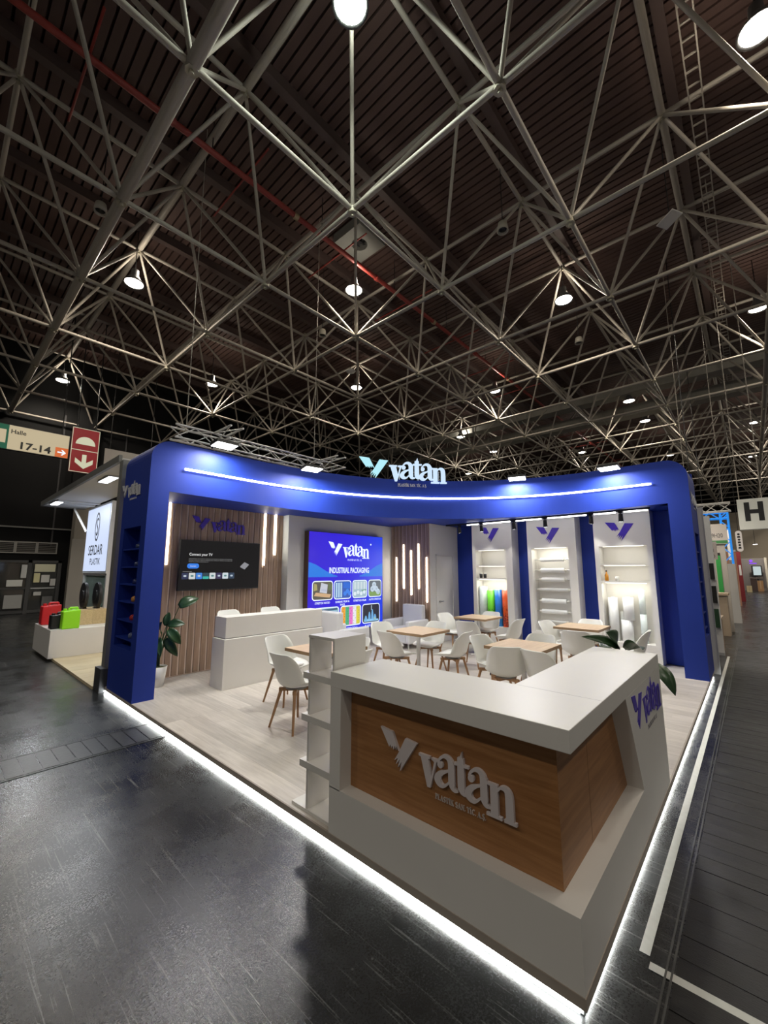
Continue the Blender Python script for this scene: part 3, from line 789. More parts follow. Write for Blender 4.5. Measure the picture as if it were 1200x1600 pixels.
def roll(y, z0, z1, r, m, label, x=7.21, group=None):
    t = thing('film_roll', (x, y, z0), label, 'film roll', group)
    MB().lathe([(r * .45, 0), (r, 0), (r, z1 - z0), (r * .45, z1 - z0), (r * .45, z1 - z0 - .04)], (x, y, z0), 22).build('film', m, t)
    MB().lathe([(r * .45, -.0), (r * .45, z1 - z0 + .012), (r * .36, z1 - z0 + .012), (r * .36, 0)], (x, y, z0), 16).build('core', mat('roll_core', (.75, .74, .68), .6), t)
    return t
def spotty(name, c1, c2):
    m = mat(name, c1, .3); nt = m.node_tree; b = nt.nodes['Principled BSDF']
    tc_ = nt.nodes.new('ShaderNodeTexCoord'); v = nt.nodes.new('ShaderNodeTexVoronoi'); v.inputs['Scale'].default_value = 26
    sx = nt.nodes.new('ShaderNodeSeparateXYZ'); nt.links.new(tc_.outputs['Generated'], sx.inputs[0])
    mr = nt.nodes.new('ShaderNodeMapRange'); mr.inputs['From Min'].default_value = .75; mr.inputs['From Max'].default_value = .2; mr.inputs['To Min'].default_value = 0; mr.inputs['To Max'].default_value = .55
    nt.links.new(sx.outputs['Z'], mr.inputs['Value']); nt.links.new(tc_.outputs['Object'], v.inputs['Vector'])
    lt = nt.nodes.new('ShaderNodeMath'); lt.operation = 'LESS_THAN'; nt.links.new(v.outputs['Distance'], lt.inputs[0]); nt.links.new(mr.outputs[0], lt.inputs[1])
    mx = nt.nodes.new('ShaderNodeMixRGB'); mx.inputs[1].default_value = (*c1, 1); mx.inputs[2].default_value = (*c2, 1)
    nt.links.new(lt.outputs[0], mx.inputs[0]); nt.links.new(mx.outputs[0], b.inputs['Base Color'])
    return m
roll(4.295, .50, 1.41, .105, M_FILMC, 'clear film roll, leftmost in the coloured row')
roll(4.095, .50, 1.325, .092, spotty('green_film', (.20, .80, .04), (.03, .35, .02)), 'bright green printed film roll between the clear and blue ones')
roll(3.905, .50, 1.34, .090, spotty('blue_film', (.02, .20, .75), (.03, .32, .9)), 'bright blue film roll beside the green one')
roll(3.715, .50, 1.335, .088, spotty('orange_film', (.80, .11, .015), (.30, .02, .01)), 'orange red printed film roll at the end of the coloured row')
for q, y in enumerate((4.30, 4.19)):
    t = thing('sample_cup', (7.12, y, 1.615), '%s of two small black sample cups on the left panel shelf' % ('left' if q == 0 else 'right'), 'cup', 'black sample cups')
    MB().lathe([(0, 0), (.034, 0), (.038, .10), (.032, .10), (.03, .01), (0, .01)], (7.12, y, 1.615), 14).build('cup_body', M_BLKPL, t)
    MB().lathe([(0, .1005), (.037, .1005), (.037, .118), (0, .118)], (7.12, y, 1.615), 14).build('lid', M_WHITE, t)
t = thing('bottle', (7.12, 1.52, 1.59), 'small amber bottle on the right panel shelf', 'bottle')
MB().lathe([(0, 0), (.032, 0), (.034, .02), (.034, .11), (.012, .15), (.012, .18), (0, .18)], (7.12, 1.52, 1.59), 14).build('bottle_body', mat('amber_glass', (.55, .22, .02), .15), t)
MB().lathe([(0, .1802), (.014, .1802), (.014, .21), (0, .21)], (7.12, 1.52, 1.59), 12).build('cap', M_BLKPL, t)
t = thing('glass_cup', (7.14, 1.34, 1.59), 'small pale glass cup to the right of the amber bottle', 'cup')
MB().lathe([(0, 0), (.03, 0), (.035, .09), (.031, .09), (.027, .01), (0, .01)], (7.14, 1.34, 1.59), 14).build('cup_body', mat('pale_glass', (.8, .8, .75), .1), t)
roll(1.465, .44, 1.265, .085, M_FILM, 'tall white film roll, leftmost in the right panel niche')
roll(1.245, .44, .845, .10, M_FILM, 'short white film roll carrying another roll in the right panel niche')
roll(1.20, .8455, 1.275, .092, M_FILM, 'white film roll standing on top of the short roll in the right niche', 7.215)
roll(.965, .44, .97, .055, M_FILMC, 'slim pale film roll, lower one at the right end of the niche', 7.21)
roll(.965, .9705, 1.435, .053, M_FILMC, 'slim pale film roll, upper one at the right end of the niche', 7.21)
roll(1.345, .44, .99, .028, M_FILM, 'very thin white roll in the gap behind the tall left roll', 7.32)

# ---------------------------------------------------------------- lighting track
tk = thing('lighting_track', (6.68, 2.5, SOF), 'black ceiling track with white light bars in front of the display panels', 'track light')
XT, ZT = 6.70, 2.90
B('rail', M_BLACK, tk, XT - .018, .62, ZT, XT + .018, 5.0, SOF)
sy = [4.62, 4.02, 3.22, 2.52, 1.62, 1.10]
ends = [(4.40, 4.10), (3.96, 3.30), (3.16, 2.60), (2.46, 1.70), (1.56, 1.18), (1.04, .66)]
for a, b in ends: B('light_bar', M_LED, tk, XT - .014, b, ZT - .022, XT + .014, a, ZT - .001)
tgt = [(7.4, 4.7), (7.04, 3.98), (7.3, 3.3), (7.04, 2.6), (7.3, 1.85), (7.04, 1.2)]
sl = ['first black spotlight of the track, nearest the closet', 'black spotlight aimed at the left display panel emblem', 'black spotlight between left and middle display panels', 'black spotlight aimed at the middle display panel emblem', 'black spotlight between middle and right display panels', 'black spotlight aimed at the right display panel emblem']
for y, (tx, ty), lb in zip(sy, tgt, sl):
    t = thing('spotlight', (XT, y, ZT), lb, 'spotlight', 'track spotlights')
    d = (Vector((tx, ty, 1.7)) - Vector((XT, y, ZT - .09))).normalized()
    d = (d + V(0, 0, -.9)).normalized()
    c = Vector((XT, y, ZT - .10))
    B('adapter', M_BLACK, t, XT - .02, y - .035, ZT - .03, XT + .02, y + .035, ZT)
    MB().cyl((XT, y, ZT - .03), c, .012, .012, 8).build('arm', M_BLACK, t)
    MB().cyl(c - d * .06, c + d * .09, .038, .044, 16).build('lamp_head', M_BLACK, t)
    MB().cyl(c + d * .0902, c + d * .092, .036, .036, 16).build('lens', M_LED, t)
    l = bpy.data.lights.new('spot', 'SPOT'); l.energy = P_SPOT; l.spot_size = math.radians(80); l.spot_blend = .6; l.shadow_soft_size = .03; l.color = (1, .98, .94)
    o = bpy.data.objects.new('spot', l); COL.objects.link(o); o.parent = t; p = c + d * .10; o.location = p - t.location
    o.rotation_mode = 'QUATERNION'; o.rotation_quaternion = d.to_track_quat('-Z', 'Y')

# ---------------------------------------------------------------- floodlights on the fascia
def flood(p, out, label):
    p = Vector(p); out = Vector((*out, 0)).normalized(); side = V(0, 0, 1).cross(out)
    t = thing('floodlight', p, label, 'floodlight', 'floodlights along the fascia top')
    nrm = (V(0, 0, -1) + out * .10).normalized(); fw = side.cross(nrm)
    hw, hd = .17, .12
    c = [p + side * a * hw + fw * b * hd for a, b in ((-1, -1), (1, -1), (1, 1), (-1, 1))]
    lo_ = [q for q in c]; hi = [q - nrm * .05 for q in c]
    MB().hexa(lo_ + hi).build('lamp_housing', M_BLACK, t)
    c2 = [p + side * a * (hw - .012) + fw * b * (hd - .012) + nrm * .002 for a, b in ((-1, -1), (1, -1), (1, 1), (-1, 1))]
    c3 = [q + nrm * .006 for q in c2]
    MB().hexa(c3 + c2).build('lens', M_FLOODL, t)
    a = p - nrm * .03
    MB().tube([a, a - out * .22 + V(0, 0, .10), a - out * .42 + V(0, 0, .02)], .014, 8).build('arm', M_BLACK, t)
    l = bpy.data.lights.new('flood', 'AREA'); l.shape = 'RECTANGLE'; l.size = .3; l.size_y = .2; l.energy = P_FLOOD; l.color = (1, .97, .92)
    o = bpy.data.objects.new('flood', l); COL.objects.link(o); o.parent = t; o.location = nrm * .02
    o.rotation_mode = 'QUATERNION'; o.rotation_quaternion = nrm.to_track_quat('-Z', 'Y')
    return t
flood((.90, 5.20, 3.70), (0, -1), 'bright floodlight on the fascia nearest the left column')
flood((2.48, 5.06, 3.60), (-.2, -1), 'floodlight on the fascia left of the lit lettering')
flood((5.80, 2.70, 3.63), (-1, -.35), 'round-glowing floodlight right of the lit lettering')
flood((6.08, 1.10, 3.62), (-1, 0), 'floodlight on the fascia nearest the right column')

# ---------------------------------------------------------------- lit lettering on the fascia top
sg = thing('illuminated_lettering', (4.6, 4.6, TOP), 'glowing white brand lettering standing on the middle of the fascia', 'sign')
Ud = Vector((.775, -.632, 0)).normalized()
A0 = Vector((3.80, 5.20, 3.535))
MS = emi('sign_ice_white', (.62, .80, 1.0), 1.0); MSM = emi('sign_ice_teal', (.45, .85, .95), 1.0)
ls = logo(sg, A0, Ud, (0, 0, 1), 1.86, .05, MS, sub=False, m_mark=MSM)
nrm = Ud.cross(V(0, 0, 1))
k = MB()
for u in (.25, .85, 1.25, 1.7): k.cyl(A0 + Ud * u + V(0, 0, .14) - nrm * .01, A0 + Ud * u + V(0, 0, .35) - nrm * .01, .01, .01, 6)
k.build('support_rod', M_ALU, sg)
polys, wd = serif_text('PLASTİK SAN. TİC. A.Ş.', 1.0); h = .62 / wd; k = MB()
o_ = Vector((4.44, 4.70, 3.535)) + nrm * .02
for i, p in enumerate(polys): k.prism([(x * h, y * h * 1.2) for x, y in p], o_ + nrm * .0003 * (i % 5), Ud, (0, 0, 1), .01)
k.build('small_lettering', M_LETTER, sg)

# ================================================================ FURNITURE: reception counter
ct = thing('reception_counter', (1.0, .7, PZ), 'large white L-shaped reception counter with wood panels and raised brand lettering', 'counter')
LW = [(0, 0), (2.25, 0), (2.25, .50), (.55, .50), (.55, 1.60), (0, 1.60)]
bevel(MB().prism(LW, (.004, .004, 1.0), (1, 0, 0), (0, 1, 0), .10).build('worktop', M_WHITE, ct), .003)
k = MB()
LB = [(.004, .004), (2.29, .004), (2.29, .50), (.55, .50), (.55, 1.60), (.004, 1.60)]
k.prism(LB, (0, 0, PZ), (1, 0, 0), (0, 1, 0), .285)
k.box(.004, 1.495, .36, .55, 1.60, 1.0)
k.add([(1.352, .004, .365), (2.288, .004, .365), (2.253, .004, 1.0), (1.045, .004, 1.0), (1.352, .50, .365), (2.288, .50, .365), (2.253, .50, 1.0), (1.045, .50, 1.0)],
      [(0, 1, 2, 3), (7, 6, 5, 4), (0, 4, 5, 1), (1, 5, 6, 2), (2, 6, 7, 3), (3, 7, 4, 0)])
k.box(.20, .12, .36, .545, 1.5, 1.0); k.box(.20, .12, .36, 1.5, .495, 1.0)
k.build('body', M_WHITE, ct)
MB().box(.104, .104, .366, .2, 1.4945, .9995).build('wood_panel', M_OAKY, ct)
MB().add([(.1045, .1035, .366), (1.351, .1035, .366), (1.046, .1035, .9995), (.1045, .1035, .9995), (.1045, .13, .366), (1.351, .13, .366), (1.046, .13, .9995), (.1045, .13, .9995)],
         [(0, 1, 2, 3), (7, 6, 5, 4), (0, 4, 5, 1), (1, 5, 6, 2), (2, 6, 7, 3), (3, 7, 4, 0)]).build('wood_panel', M_OAK, ct)
B('panel_joint', mat('panel_joint_brown', (.20, .11, .05), .6), ct, .55, .1028, .37, .553, .1036, .99)
B('worktop_joint', mat('joint_grey', (.45, .45, .44), .6), ct, .5495, .006, 1.1002, .5515, .49, 1.1006)
logo(ct, (.104, 1.205, .522), (0, -1, 0), (0, 0, 1), .90, .018, mat('grey_white_letter', (.66, .60, .60), .45), mat('pale_small_letter', (.58, .50, .45), .5))
logo(ct, (1.19, .004, .665), (1, 0, 0), (0, 0, 1), .98, .003, M_PURPLE, mat('grey_small_letter', (.3, .28, .3), .5))

# display rack beside the counter
rk = thing('brochure_rack', (.2, 1.8, PZ), 'slim white open display rack standing at the left end of the reception counter', 'rack')
for z, y1 in ((PZ, 2.06), (.40, 1.965), (.72, 1.955), (1.02, 1.945)):
    B('shelf', M_WHITE, rk, .04, 1.61, z, .36, y1, z + .022)
    if z > .2: B('shelf_lip', M_WHITE, rk, .028, 1.61, z + .022 - .045, .040, y1, z + .022)
B('top_panel', M_WHITE, rk, .04, 1.61, 1.295, .36, 1.905, 1.315)
for a, b in ((.102, .40), (.422, .72), (.742, 1.02), (1.042, 1.295)):
    B('side_panel', M_WHITE, rk, .045, 1.880, a, .25, 1.902, b)
    B('side_panel', M_WHITE, rk, .045, 1.612, a, .36, 1.632, b)

# low counter in front of the screen
bc = thing('side_counter', (2.0, 5.4, PZ), 'white straight bar counter in front of the wall screen', 'counter')
bevel(B('lower_body', M_WHITE, bc, 1.065, 5.20, PZ, 2.92, 5.58, .79), .003)
B('shadow_gap', mat('gap_grey', (.35, .34, .32), .6), bc, 1.10, 5.245, .79, 2.90, 5.57, .805)
bevel(B('upper_body', M_WHITE, bc, 1.095, 5.235, .805, 2.92, 5.58, 1.105), .003)

# tables
def table(x, y, label):
    t = thing('square_table', (x, y, PZ), label, 'table', 'square oak tables with steel legs')
    bevel(B('tabletop', M_TABLE, t, x - .375, y - .36, PZ + .712, x + .375, y + .36, PZ + .752), .004)
    for bx in ((x - .378, y - .363, x + .378, y - .3745 + .012), (x - .378, y + .3625, x + .378, y + .3645), (x - .378, y - .36, x - .3755, y + .36), (x + .3755, y - .36, x + .378, y + .36)):
        if bx[1] == y - .363: bx = (x - .378, y - .3645, x + .378, y - .3625)
        B('edge_band', M_EDGE, t, bx[0], bx[1], PZ + .713, bx[2], bx[3], PZ + .751)
    MB().cyl((x, y, PZ + .012), (x, y, PZ + .712), .033, .033, 16).build('pole', M_CHROME, t)
    MB().lathe([(0, 0), (.23, 0), (.23, .008), (.05, .014), (.035, .03), (0, .03)], (x, y, PZ), 28).build('base_plate', M_CHROME, t)
table(1.56, 3.49, 'oak table behind the white brochure rack, nearest the bar counter')
table(3.54, 3.52, 'oak table in the centre, in front of the narrow slat wall armchair')
table(5.93, 3.75, 'oak table in front of the coloured film rolls')
table(3.38, 1.68, 'oak table right behind the inner corner of the reception counter')
table(5.82, 1.66, 'oak table in front of the middle and right display panels')

# chairs
def chair_proto():
    t = thing('shell_chair', (0, 0, 0), 'x', 'chair', 'white shell chairs around the tables')
    prof = [(.225, .452, .40, .012, 0), (.17, .452, .45, .03, .0), (.08, .444, .47, .05, 0), (-.03, .437, .47, .065, 0), (-.11, .445, .465, .06, .25), (-.165, .475, .46, .03, .85), (-.20, .54, .46, 0, 1.0), (-.225, .63, .45, 0, .95), (-.252, .72, .43, 0, .75), (-.278, .795, .38, 0, .4), (-.286, .82, .29, 0, .2)]
    nu = 12; vs = []; rows = []
    P = []
    for i in range(len(prof) - 1):
        p0, p1, p2, p3 = prof[max(0, i - 1)], prof[i], prof[i + 1], prof[min(len(prof) - 1, i + 2)]
        for k in range(2):
            q = k / 2
            P.append([.5 * ((2 * b) + (c - a) * q + (2 * a - 5 * b + 4 * c - d) * q * q + (3 * b - a - 3 * c + d) * q ** 3) for a, b, c, d in zip(p0, p1, p2, p3)])
    P.append(list(prof[-1]))
    for (y, z, wd, lift, wrap) in P:
        for a in range(nu + 1):
            u = 2 * a / nu - 1
            vs.append((u * wd / 2, y + .12 * wrap * abs(u) ** 2.4, z + lift * abs(u) ** 2.2 * 1.2))
    m = nu + 1; fs = [(r * m + a, r * m + a + 1, (r + 1) * m + a + 1, (r + 1) * m + a) for r in range(len(P) - 1) for a in range(nu)]
    o = MB().add(vs, fs, True).build('shell', M_SHELL, t)
    s = o.modifiers.new('solid', 'SOLIDIFY'); s.thickness = .012; s.offset = 1
    k = MB(); ring = []
    for a in range(20):
        th = 2 * PI * a / 20; c, s_ = math.cos(th), math.sin(th)
        ring.append((.185 * math.copysign(abs(c) ** .6, c), .045 + .16 * math.copysign(abs(s_) ** .6, s_)))
    lv = [(0.96, .452), (1.0, .468), (.93, .482), (.5, .488)]
    vv = [(x * f_, (y - .045) * f_ + .045, z) for f_, z in lv for x, y in ring]
    ff = [(r * 20 + a, r * 20 + (a + 1) % 20, (r + 1) * 20 + (a + 1) % 20, (r + 1) * 20 + a) for r in range(3) for a in range(20)] + [tuple(60 + a for a in range(20))]
    k.add(vv, ff, True); k.build('cushion', M_CUSH, t)
    for sx in (-1, 1):
        for sy_ in (-1, 1):
            MB().cyl((sx * .115, sy_ * .115, .415), (sx * .205, sy_ * .20, 0), .019, .012, 10).build('leg', M_LEG, t)
    MB().hexa([(-.15, -.12, .385), (-.12, -.15, .385), (.15, .12, .385), (.12, .15, .385), (-.15, -.12, .42), (-.12, -.15, .42), (.15, .12, .42), (.12, .15, .42)]).build('cross_bar', M_LEG, t)
    MB().hexa([(.12, -.15, .384), (.15, -.12, .384), (-.12, .15, .384), (-.15, .12, .384), (.12, -.15, .419), (.15, -.12, .419), (-.12, .15, .419), (-.15, .12, .419)]).build('cross_bar', M_LEG, t)
    MB().cyl((0, 0, .415), (0, 0, .434), .12, .10, 18).build('seat_mount', mat('grey_mount', (.3, .3, .3), .5), t)
    return t
PX_, MX_, PY_, MY_ = -PI / 2, PI / 2, 0, PI     # facing +X, -X, +Y, -Y
tb = ('table behind the brochure rack', 'centre table', 'table by the coloured film rolls', 'table at the counter corner', 'table by the right display panel')
CH = [(.97, 3.30, PX_ + .05, 'white shell chair nearest the brochure rack, its back to the open platform edge'),
      (1.42, 4.14, MY_ + .1, 'white shell chair between the bar counter and the %s' % tb[0]),
      (1.86, 3.42, MX_, 'white shell chair on the far side of the %s' % tb[0]),
      (1.44, 2.98, PY_ + .1, 'white shell chair half hidden by the rack, back to the reception counter'),
      (3.42, 4.10, MY_ - .35, 'white shell chair left of the centre table, nearest the poster box'),
      (2.97, 3.50, PX_ - .12, 'white shell chair at the near side of the centre table, seen from behind'),
      (3.50, 2.84, PY_ + .12, 'white shell chair right of the centre table, seen from its side'),
      (3.97, 3.60, MX_, 'white shell chair behind the centre table, facing the visitor'),
      (4.86, 3.30, PX_ + .1, 'white shell chair at the near side of the table by the coloured film rolls'),
      (5.50, 4.12, MY_ - .2, 'white shell chair next to the closet door'),
      (6.20, 3.70, MX_, 'white shell chair in front of the blue film roll'),
      (5.60, 2.92, PY_ - .1, 'white shell chair in front of the orange film roll, seen from its side'),
      (3.28, 2.06, MY_ - .2, 'white shell chair left of the %s' % tb[3]),
      (2.97, 1.74, PX_ + .55, 'white shell chair closest to the inner counter corner, seen from behind'),
      (2.99, 1.22, PX_ - .25, 'turned white shell chair beside the one at the inner counter corner'),
      (3.74, 1.66, MX_, 'white shell chair behind the %s' % tb[3]),
      (5.52, 1.98, MY_ - .25, 'white shell chair in front of the middle display panel rods'),
      (4.90, 1.44, PX_ + .1, 'white shell chair seen from behind at the %s' % tb[4]),
      (6.12, 1.66, MX_, 'white shell chair in front of the right display panel niche'),
      (5.40, .86, PY_ + .05, 'white shell chair beyond the plant leaf at the end of the reception counter')]
c0 = chair_proto()
for i, (x, y, rz, lb) in enumerate(CH):
    if i == 0:
        c0.location = (x, y, PZ); c0.rotation_euler = (0, 0, rz); c0['label'] = lb
    else: dup(c0, (x, y, PZ), rz, lb)
for xx, lb in ((1.57, 'left of two pale bar chair backs peeking over the white bar counter'), (2.39, 'right of two pale bar chair backs peeking over the white bar counter')):
    st_ = dup(c0, (xx, 5.86, PZ), MY_, lb, 'bar chairs behind the bar counter'); st_.scale = (1, 1, 1.28)

# armchairs
def armchair(x, y, rz, label):
    t = thing('armchair', (0, 0, 0), label, 'armchair', 'white leather armchairs')
    bevel(B('seat_base', M_LEATH, t, -.28, -.30, .12, .28, .34, .30), .02, 3)
    bevel(B('seat_cushion', M_LEATH, t, -.27, -.26, .302, .27, .35, .43), .035, 3)
    bevel(B('backrest', M_LEATH, t, -.30, -.40, .30, .30, -.262, .92), .035, 3)
    for s in (-1, 1):
        bevel(B('armrest', M_LEATH, t, s * .282, -.38, .12, s * .40, .36, .60), .03, 3)
        for yy in (-.33, .30): MB().cyl((s * .33, yy, .13), (s * .33, yy, 0), .02, .016, 10).build('leg', M_CHROME, t)
    t.location = (x, y, PZ); t.rotation_euler = (0, 0, rz)
    return t
armchair(5.58, 5.45, MX_, 'white leather armchair in front of the narrow slat wall')
armchair(3.80, 5.62, PX_, 'white leather armchair standing before the backlit poster box')

# power strip on the floor
ps = thing('power_strip', (4.6, 2.75, PZ), 'small black power strip with plugs on the floor by the chair legs', 'power strip')
bevel(B('strip_body', M_BLKPL, ps, 4.46, 2.70, PZ, 4.78, 2.75, PZ + .04), .006)
for q in range(3): B('plug', M_WHITE if q == 1 else M_BLKPL, ps, 4.50 + .08 * q, 2.705, PZ + .0405, 4.545 + .08 * q, 2.745, PZ + .075)

# ---------------------------------------------------------------- plants
def leaf(parent, base, tip, width, sag=.1, fold=.25, up=V(-.55, -.6, .55), nseg=9):
    base, tip = Vector(base), Vector(tip); d = tip - base; L_ = d.length
    side = d.cross(up).normalized(); nn = side.cross(d).normalized()
    vs = []
    for i in range(nseg + 1):
        t = i / nseg; c = base + d * t + nn * (sag * L_ * math.sin(PI * t) )
        wd = width * (math.sin(PI * min(1, t * .92 + .08) ** .85) ** .8) * .5 if t < 1 else 0
        for q in (-1, -.5, 0, .5, 1): vs.append(c + side * wd * q + nn * abs(q) * wd * fold)
    fs = [(r * 5 + q, r * 5 + q + 1, (r + 1) * 5 + q + 1, (r + 1) * 5 + q) for r in range(nseg) for q in range(4)]
    o = MB().add(vs, fs, True).build('leaf', M_LEAF, parent)
    s = o.modifiers.new('solid', 'SOLIDIFY'); s.thickness = .002
    return o
def pot(t, x, y, z, r, h):
    MB().lathe([(0, 0), (r * .72, 0), (r, h), (r * .93, h), (r * .9, h - .03), (0, h - .03)], (x, y, z), 22).build('pot', M_WHITE, t)
    MB().lathe([(r * .9, h - .029), (r * .5, h - .005), (0, h)], (x, y, z), 16).build('soil', M_SOIL, t)
p1 = thing('potted_plant', (.52, 6.16, PZ), 'dark green strelitzia in a white pot beside the left blue column', 'plant')
pot(p1, .52, 6.16, PZ, .135, .29)
b0 = V(.52, 6.16, PZ + .28)
RP = random.Random(11)
st = [((.72, 6.02, 1.24), (1.00, 5.98, 1.36), .20), ((.42, 6.05, 1.05), (.30, 5.95, 1.32), .13), ((.58, 6.00, .92), (.72, 5.86, .70), .15), ((.60, 6.08, .98), (.80, 5.95, .98), .15), ((.50, 6.02, .88), (.42, 5.84, 1.06), .13),
      ((.62, 6.2, .95), (.68, 6.28, 1.15), .12), ((.48, 6.1, .8), (.46, 5.9, .55), .12), ((.56, 6.05, .78), (.70, 5.9, .52), .14), ((.44, 6.2, .95), (.35, 6.2, 1.18), .12), ((.60, 6.1, .70), (.76, 6.0, .78), .12)]
for a, b, wd in st:
    a = Vector(a); MB().tube([b0 + V(RP.uniform(-.03, .03), RP.uniform(-.03, .03), 0), (b0 + a) / 2 + V(-.02, 0, .06), a], [.009, .007, .005], 6).build('stem', M_STEM, p1)
    leaf(p1, a, b, wd, .10, .3)
p2 = thing('potted_plant', (2.62, .42, PZ), 'green plant behind the right end of the reception counter, leaves over its worktop', 'plant')
pot(p2, 2.62, .42, PZ, .14, .30)
b0 = V(2.62, .42, PZ + .29)
st = [((2.50, .34, 1.05), (2.10, .56, 1.20), .10), ((2.52, .30, 1.06), (2.20, .10, 1.125), .13), ((2.48, .36, 1.10), (2.30, .40, 1.23), .17), ((2.45, .10, .98), (2.33, -.085, .76), .15), ((2.7, .5, .9), (2.9, .62, 1.05), .14), ((2.75, .35, .8), (2.98, .25, .85), .14)]
for a, b, wd in st:
    a = Vector(a); MB().tube([b0 + V(RP.uniform(-.03, .03), RP.uniform(-.03, .03), 0), (b0 + a) / 2 + V(.03, 0, .06), a], [.009, .007, .005], 6).build('stem', M_STEM, p2)
    leaf(p2, a, b, wd, .12, .3)

# ================================================================ ROOF SERVICES
rp = thing('sprinkler_pipe', (10, 7.2, 10.9), 'long red sprinkler pipe running under the roof, upper left to centre', 'pipe')
MB().cyl((-14, 7.20, 10.7), (57, 6.83, 10.7), .065, .065, 12).build('pipe_run', M_RED, rp)
for x in range(-12, 56, 3):
    yy = 7.20 - .37 * (x + 14) / 71
    MB().cyl((x + .3, yy, 10.7), (x + .42, yy, 10.7), .085, .085, 12).build('coupling', mat('brass_coupling', (.45, .36, .22), .4, metal=.6) if x % 2 else M_RED, rp)
    MB().cyl((x + 1.2, yy, 10.75), (x + 1.2, yy, 11.86), .012, .012, 6).build('hanger', M_BLACK, rp)
    MB().cyl((x + 2.0, yy - .9, 10.78), (x + 2.0, yy + 1.6, 10.78), .022, .022, 8).build('branch_pipe', M_RED, rp)
lt = thing('cable_ladder', (8, -.7, 10.4), 'narrow cable ladder with rungs hanging at the upper right of the roof', 'cable ladder')
for y in (-.61, -.815): B('side_rail', M_STEEL, lt, 1.5, y - .012, 10.80, 24, y + .012, 10.87)
x = 1.6
while x < 24: B('rung', M_STEEL, lt, x - .015, -.815, 10.81, x + .015, -.61, 10.835); x += .30
for x in (4.5, 10.5, 16.5, 22.5): MB().cyl((x, -.705, 10.83), (x, -.705, 11.86), .012, .012, 6).build('hanger', M_STEEL, lt)
for q, (x, z0, z1) in enumerate(((19.95, 10.2, 10.6), (21.9, 9.75, 10.3))):
    t = thing('ventilation_duct', (x, 6, z0), ('upper' if q == 0 else 'lower') + ' grey sheet duct crossing the hall far behind the stand', 'duct', 'ventilation ducts')
    for j in range(9):
        B('duct_section', M_DUCT, t, x - .35, -9 + 3.4 * j, z0, x + .35, -9 + 3.4 * j + 3.36, z1)
        B('flange', M_DUCT, t, x - .39, -9 + 3.4 * j - .05, z0 - .04, x + .39, -9 + 3.4 * j + .01, z1 + .04)
fn = thing('roof_fan', (5.75, 7.25, 11.6), 'square roof extractor fan with a round black opening', 'fan')
M_FAN = mat('grey_fan_panel', (.22, .22, .20), .5)
k = MB(); ring = [(5.75 + .24 * math.cos(2 * PI * i / 24 + PI / 4), 7.25 + .24 * math.sin(2 * PI * i / 24 + PI / 4)) for i in range(24)]
sq = []
for i in range(24):
    th = 2 * PI * i / 24 + PI / 4; c, s_ = math.cos(th), math.sin(th); q = .55 / max(abs(c), abs(s_)); sq.append((5.75 + c * q, 7.25 + s_ * q))
k.add([(*p, 11.55) for p in sq] + [(*p, 11.55) for p in ring] + [(*p, 11.85) for p in sq] + [(*p, 11.85) for p in ring],
      [f for i in range(24) for j in [(i + 1) % 24] for f in ((i, 24 + i, 24 + j, j), (i, j, 48 + j, 48 + i), (24 + i, 72 + i, 72 + j, 24 + j))])
k.build('fan_panel', M_FAN, fn)
MB().cyl((5.75, 7.25, 11.62), (5.75, 7.25, 11.72), .07, .07, 14).build('hub', M_BLACK, fn)
k = MB()
for i in range(6):
    th = PI / 3 * i; d = V(math.cos(th), math.sin(th), 0); s_ = V(-d.y, d.x, 0)
    c = V(5.75, 7.25, 11.66)
    a = [c + d * .06 - s_ * .02, c + d * .22 - s_ * .06, c + d * .22 + s_ * .06 + V(0, 0, .05), c + d * .06 + s_ * .02 + V(0, 0, .02)]
    k.hexa(a + [p + V(0, 0, .006) for p in a])
k.build('blades', M_BLACK, fn)
B('cover', M_BLACK, fn, 5.5, 7.0, 11.78, 6.0, 7.5, 11.84)
wbd = thing('white_board', (8.1, -.05, 9.4), 'small white rectangular board fixed to a roof tube, upper right', 'board')
MB().hexa([(8.03, .20, 9.33), (7.83, -.12, 9.40), (8.18, -.27, 9.46), (8.38, .05, 9.39), (8.03, .20, 9.35), (7.83, -.12, 9.42), (8.18, -.27, 9.48), (8.38, .05, 9.41)]).build('board_sheet', M_WALLW, wbd)
MB().cyl((8.1, -.04, 9.42), (8.1, -.04, 11.86), .01, .01, 6).build('hanger', M_BLACK, wbd)
def speaker(x, y, z, label):
    t = thing('ceiling_speaker', (x, y, z), label, 'speaker', 'round ceiling speakers')
    MB().lathe([(0, .2), (.10, .2), (.13, 0), (.11, 0), (.09, .05), (0, .05)], (x, y, z), 16).build('speaker_can', mat('beige_speaker', (.40, .37, .30), .5), t)
    MB().lathe([(0, .045), (.088, .045), (.088, .04), (0, .03)], (x, y, z), 14).build('speaker_grille', M_BLACK, t)
    MB().cyl((x, y, z + .2), (x, y, 11.86), .01, .01, 6).build('hanging_cable', M_BLACK, t)
def at(x, y, Z):
    d = _r2 * ((x - 600) / 636) + _u2 * ((800 - y) / 636) + _f
    return CAM + d * ((Z - CAM.z) / d.z)
speaker(6.0, 2.84, 9.45, 'round ceiling speaker hanging right of the roof fan')
speaker(-.27, 9.07, 9.45, 'round ceiling speaker beside the thick tube at upper left')
speaker(5.94, 9.15, 9.45, 'round ceiling speaker just left of the central truss nodes')
speaker(12.07, 3.01, 9.45, 'round ceiling speaker below the warm-glowing lamp right of centre')
t = thing('ceiling_disc_lamp', (8.42, 10.42, 9.6), 'unlit white disc lamp hanging on a cord above the lit lettering', 'ceiling lamp')
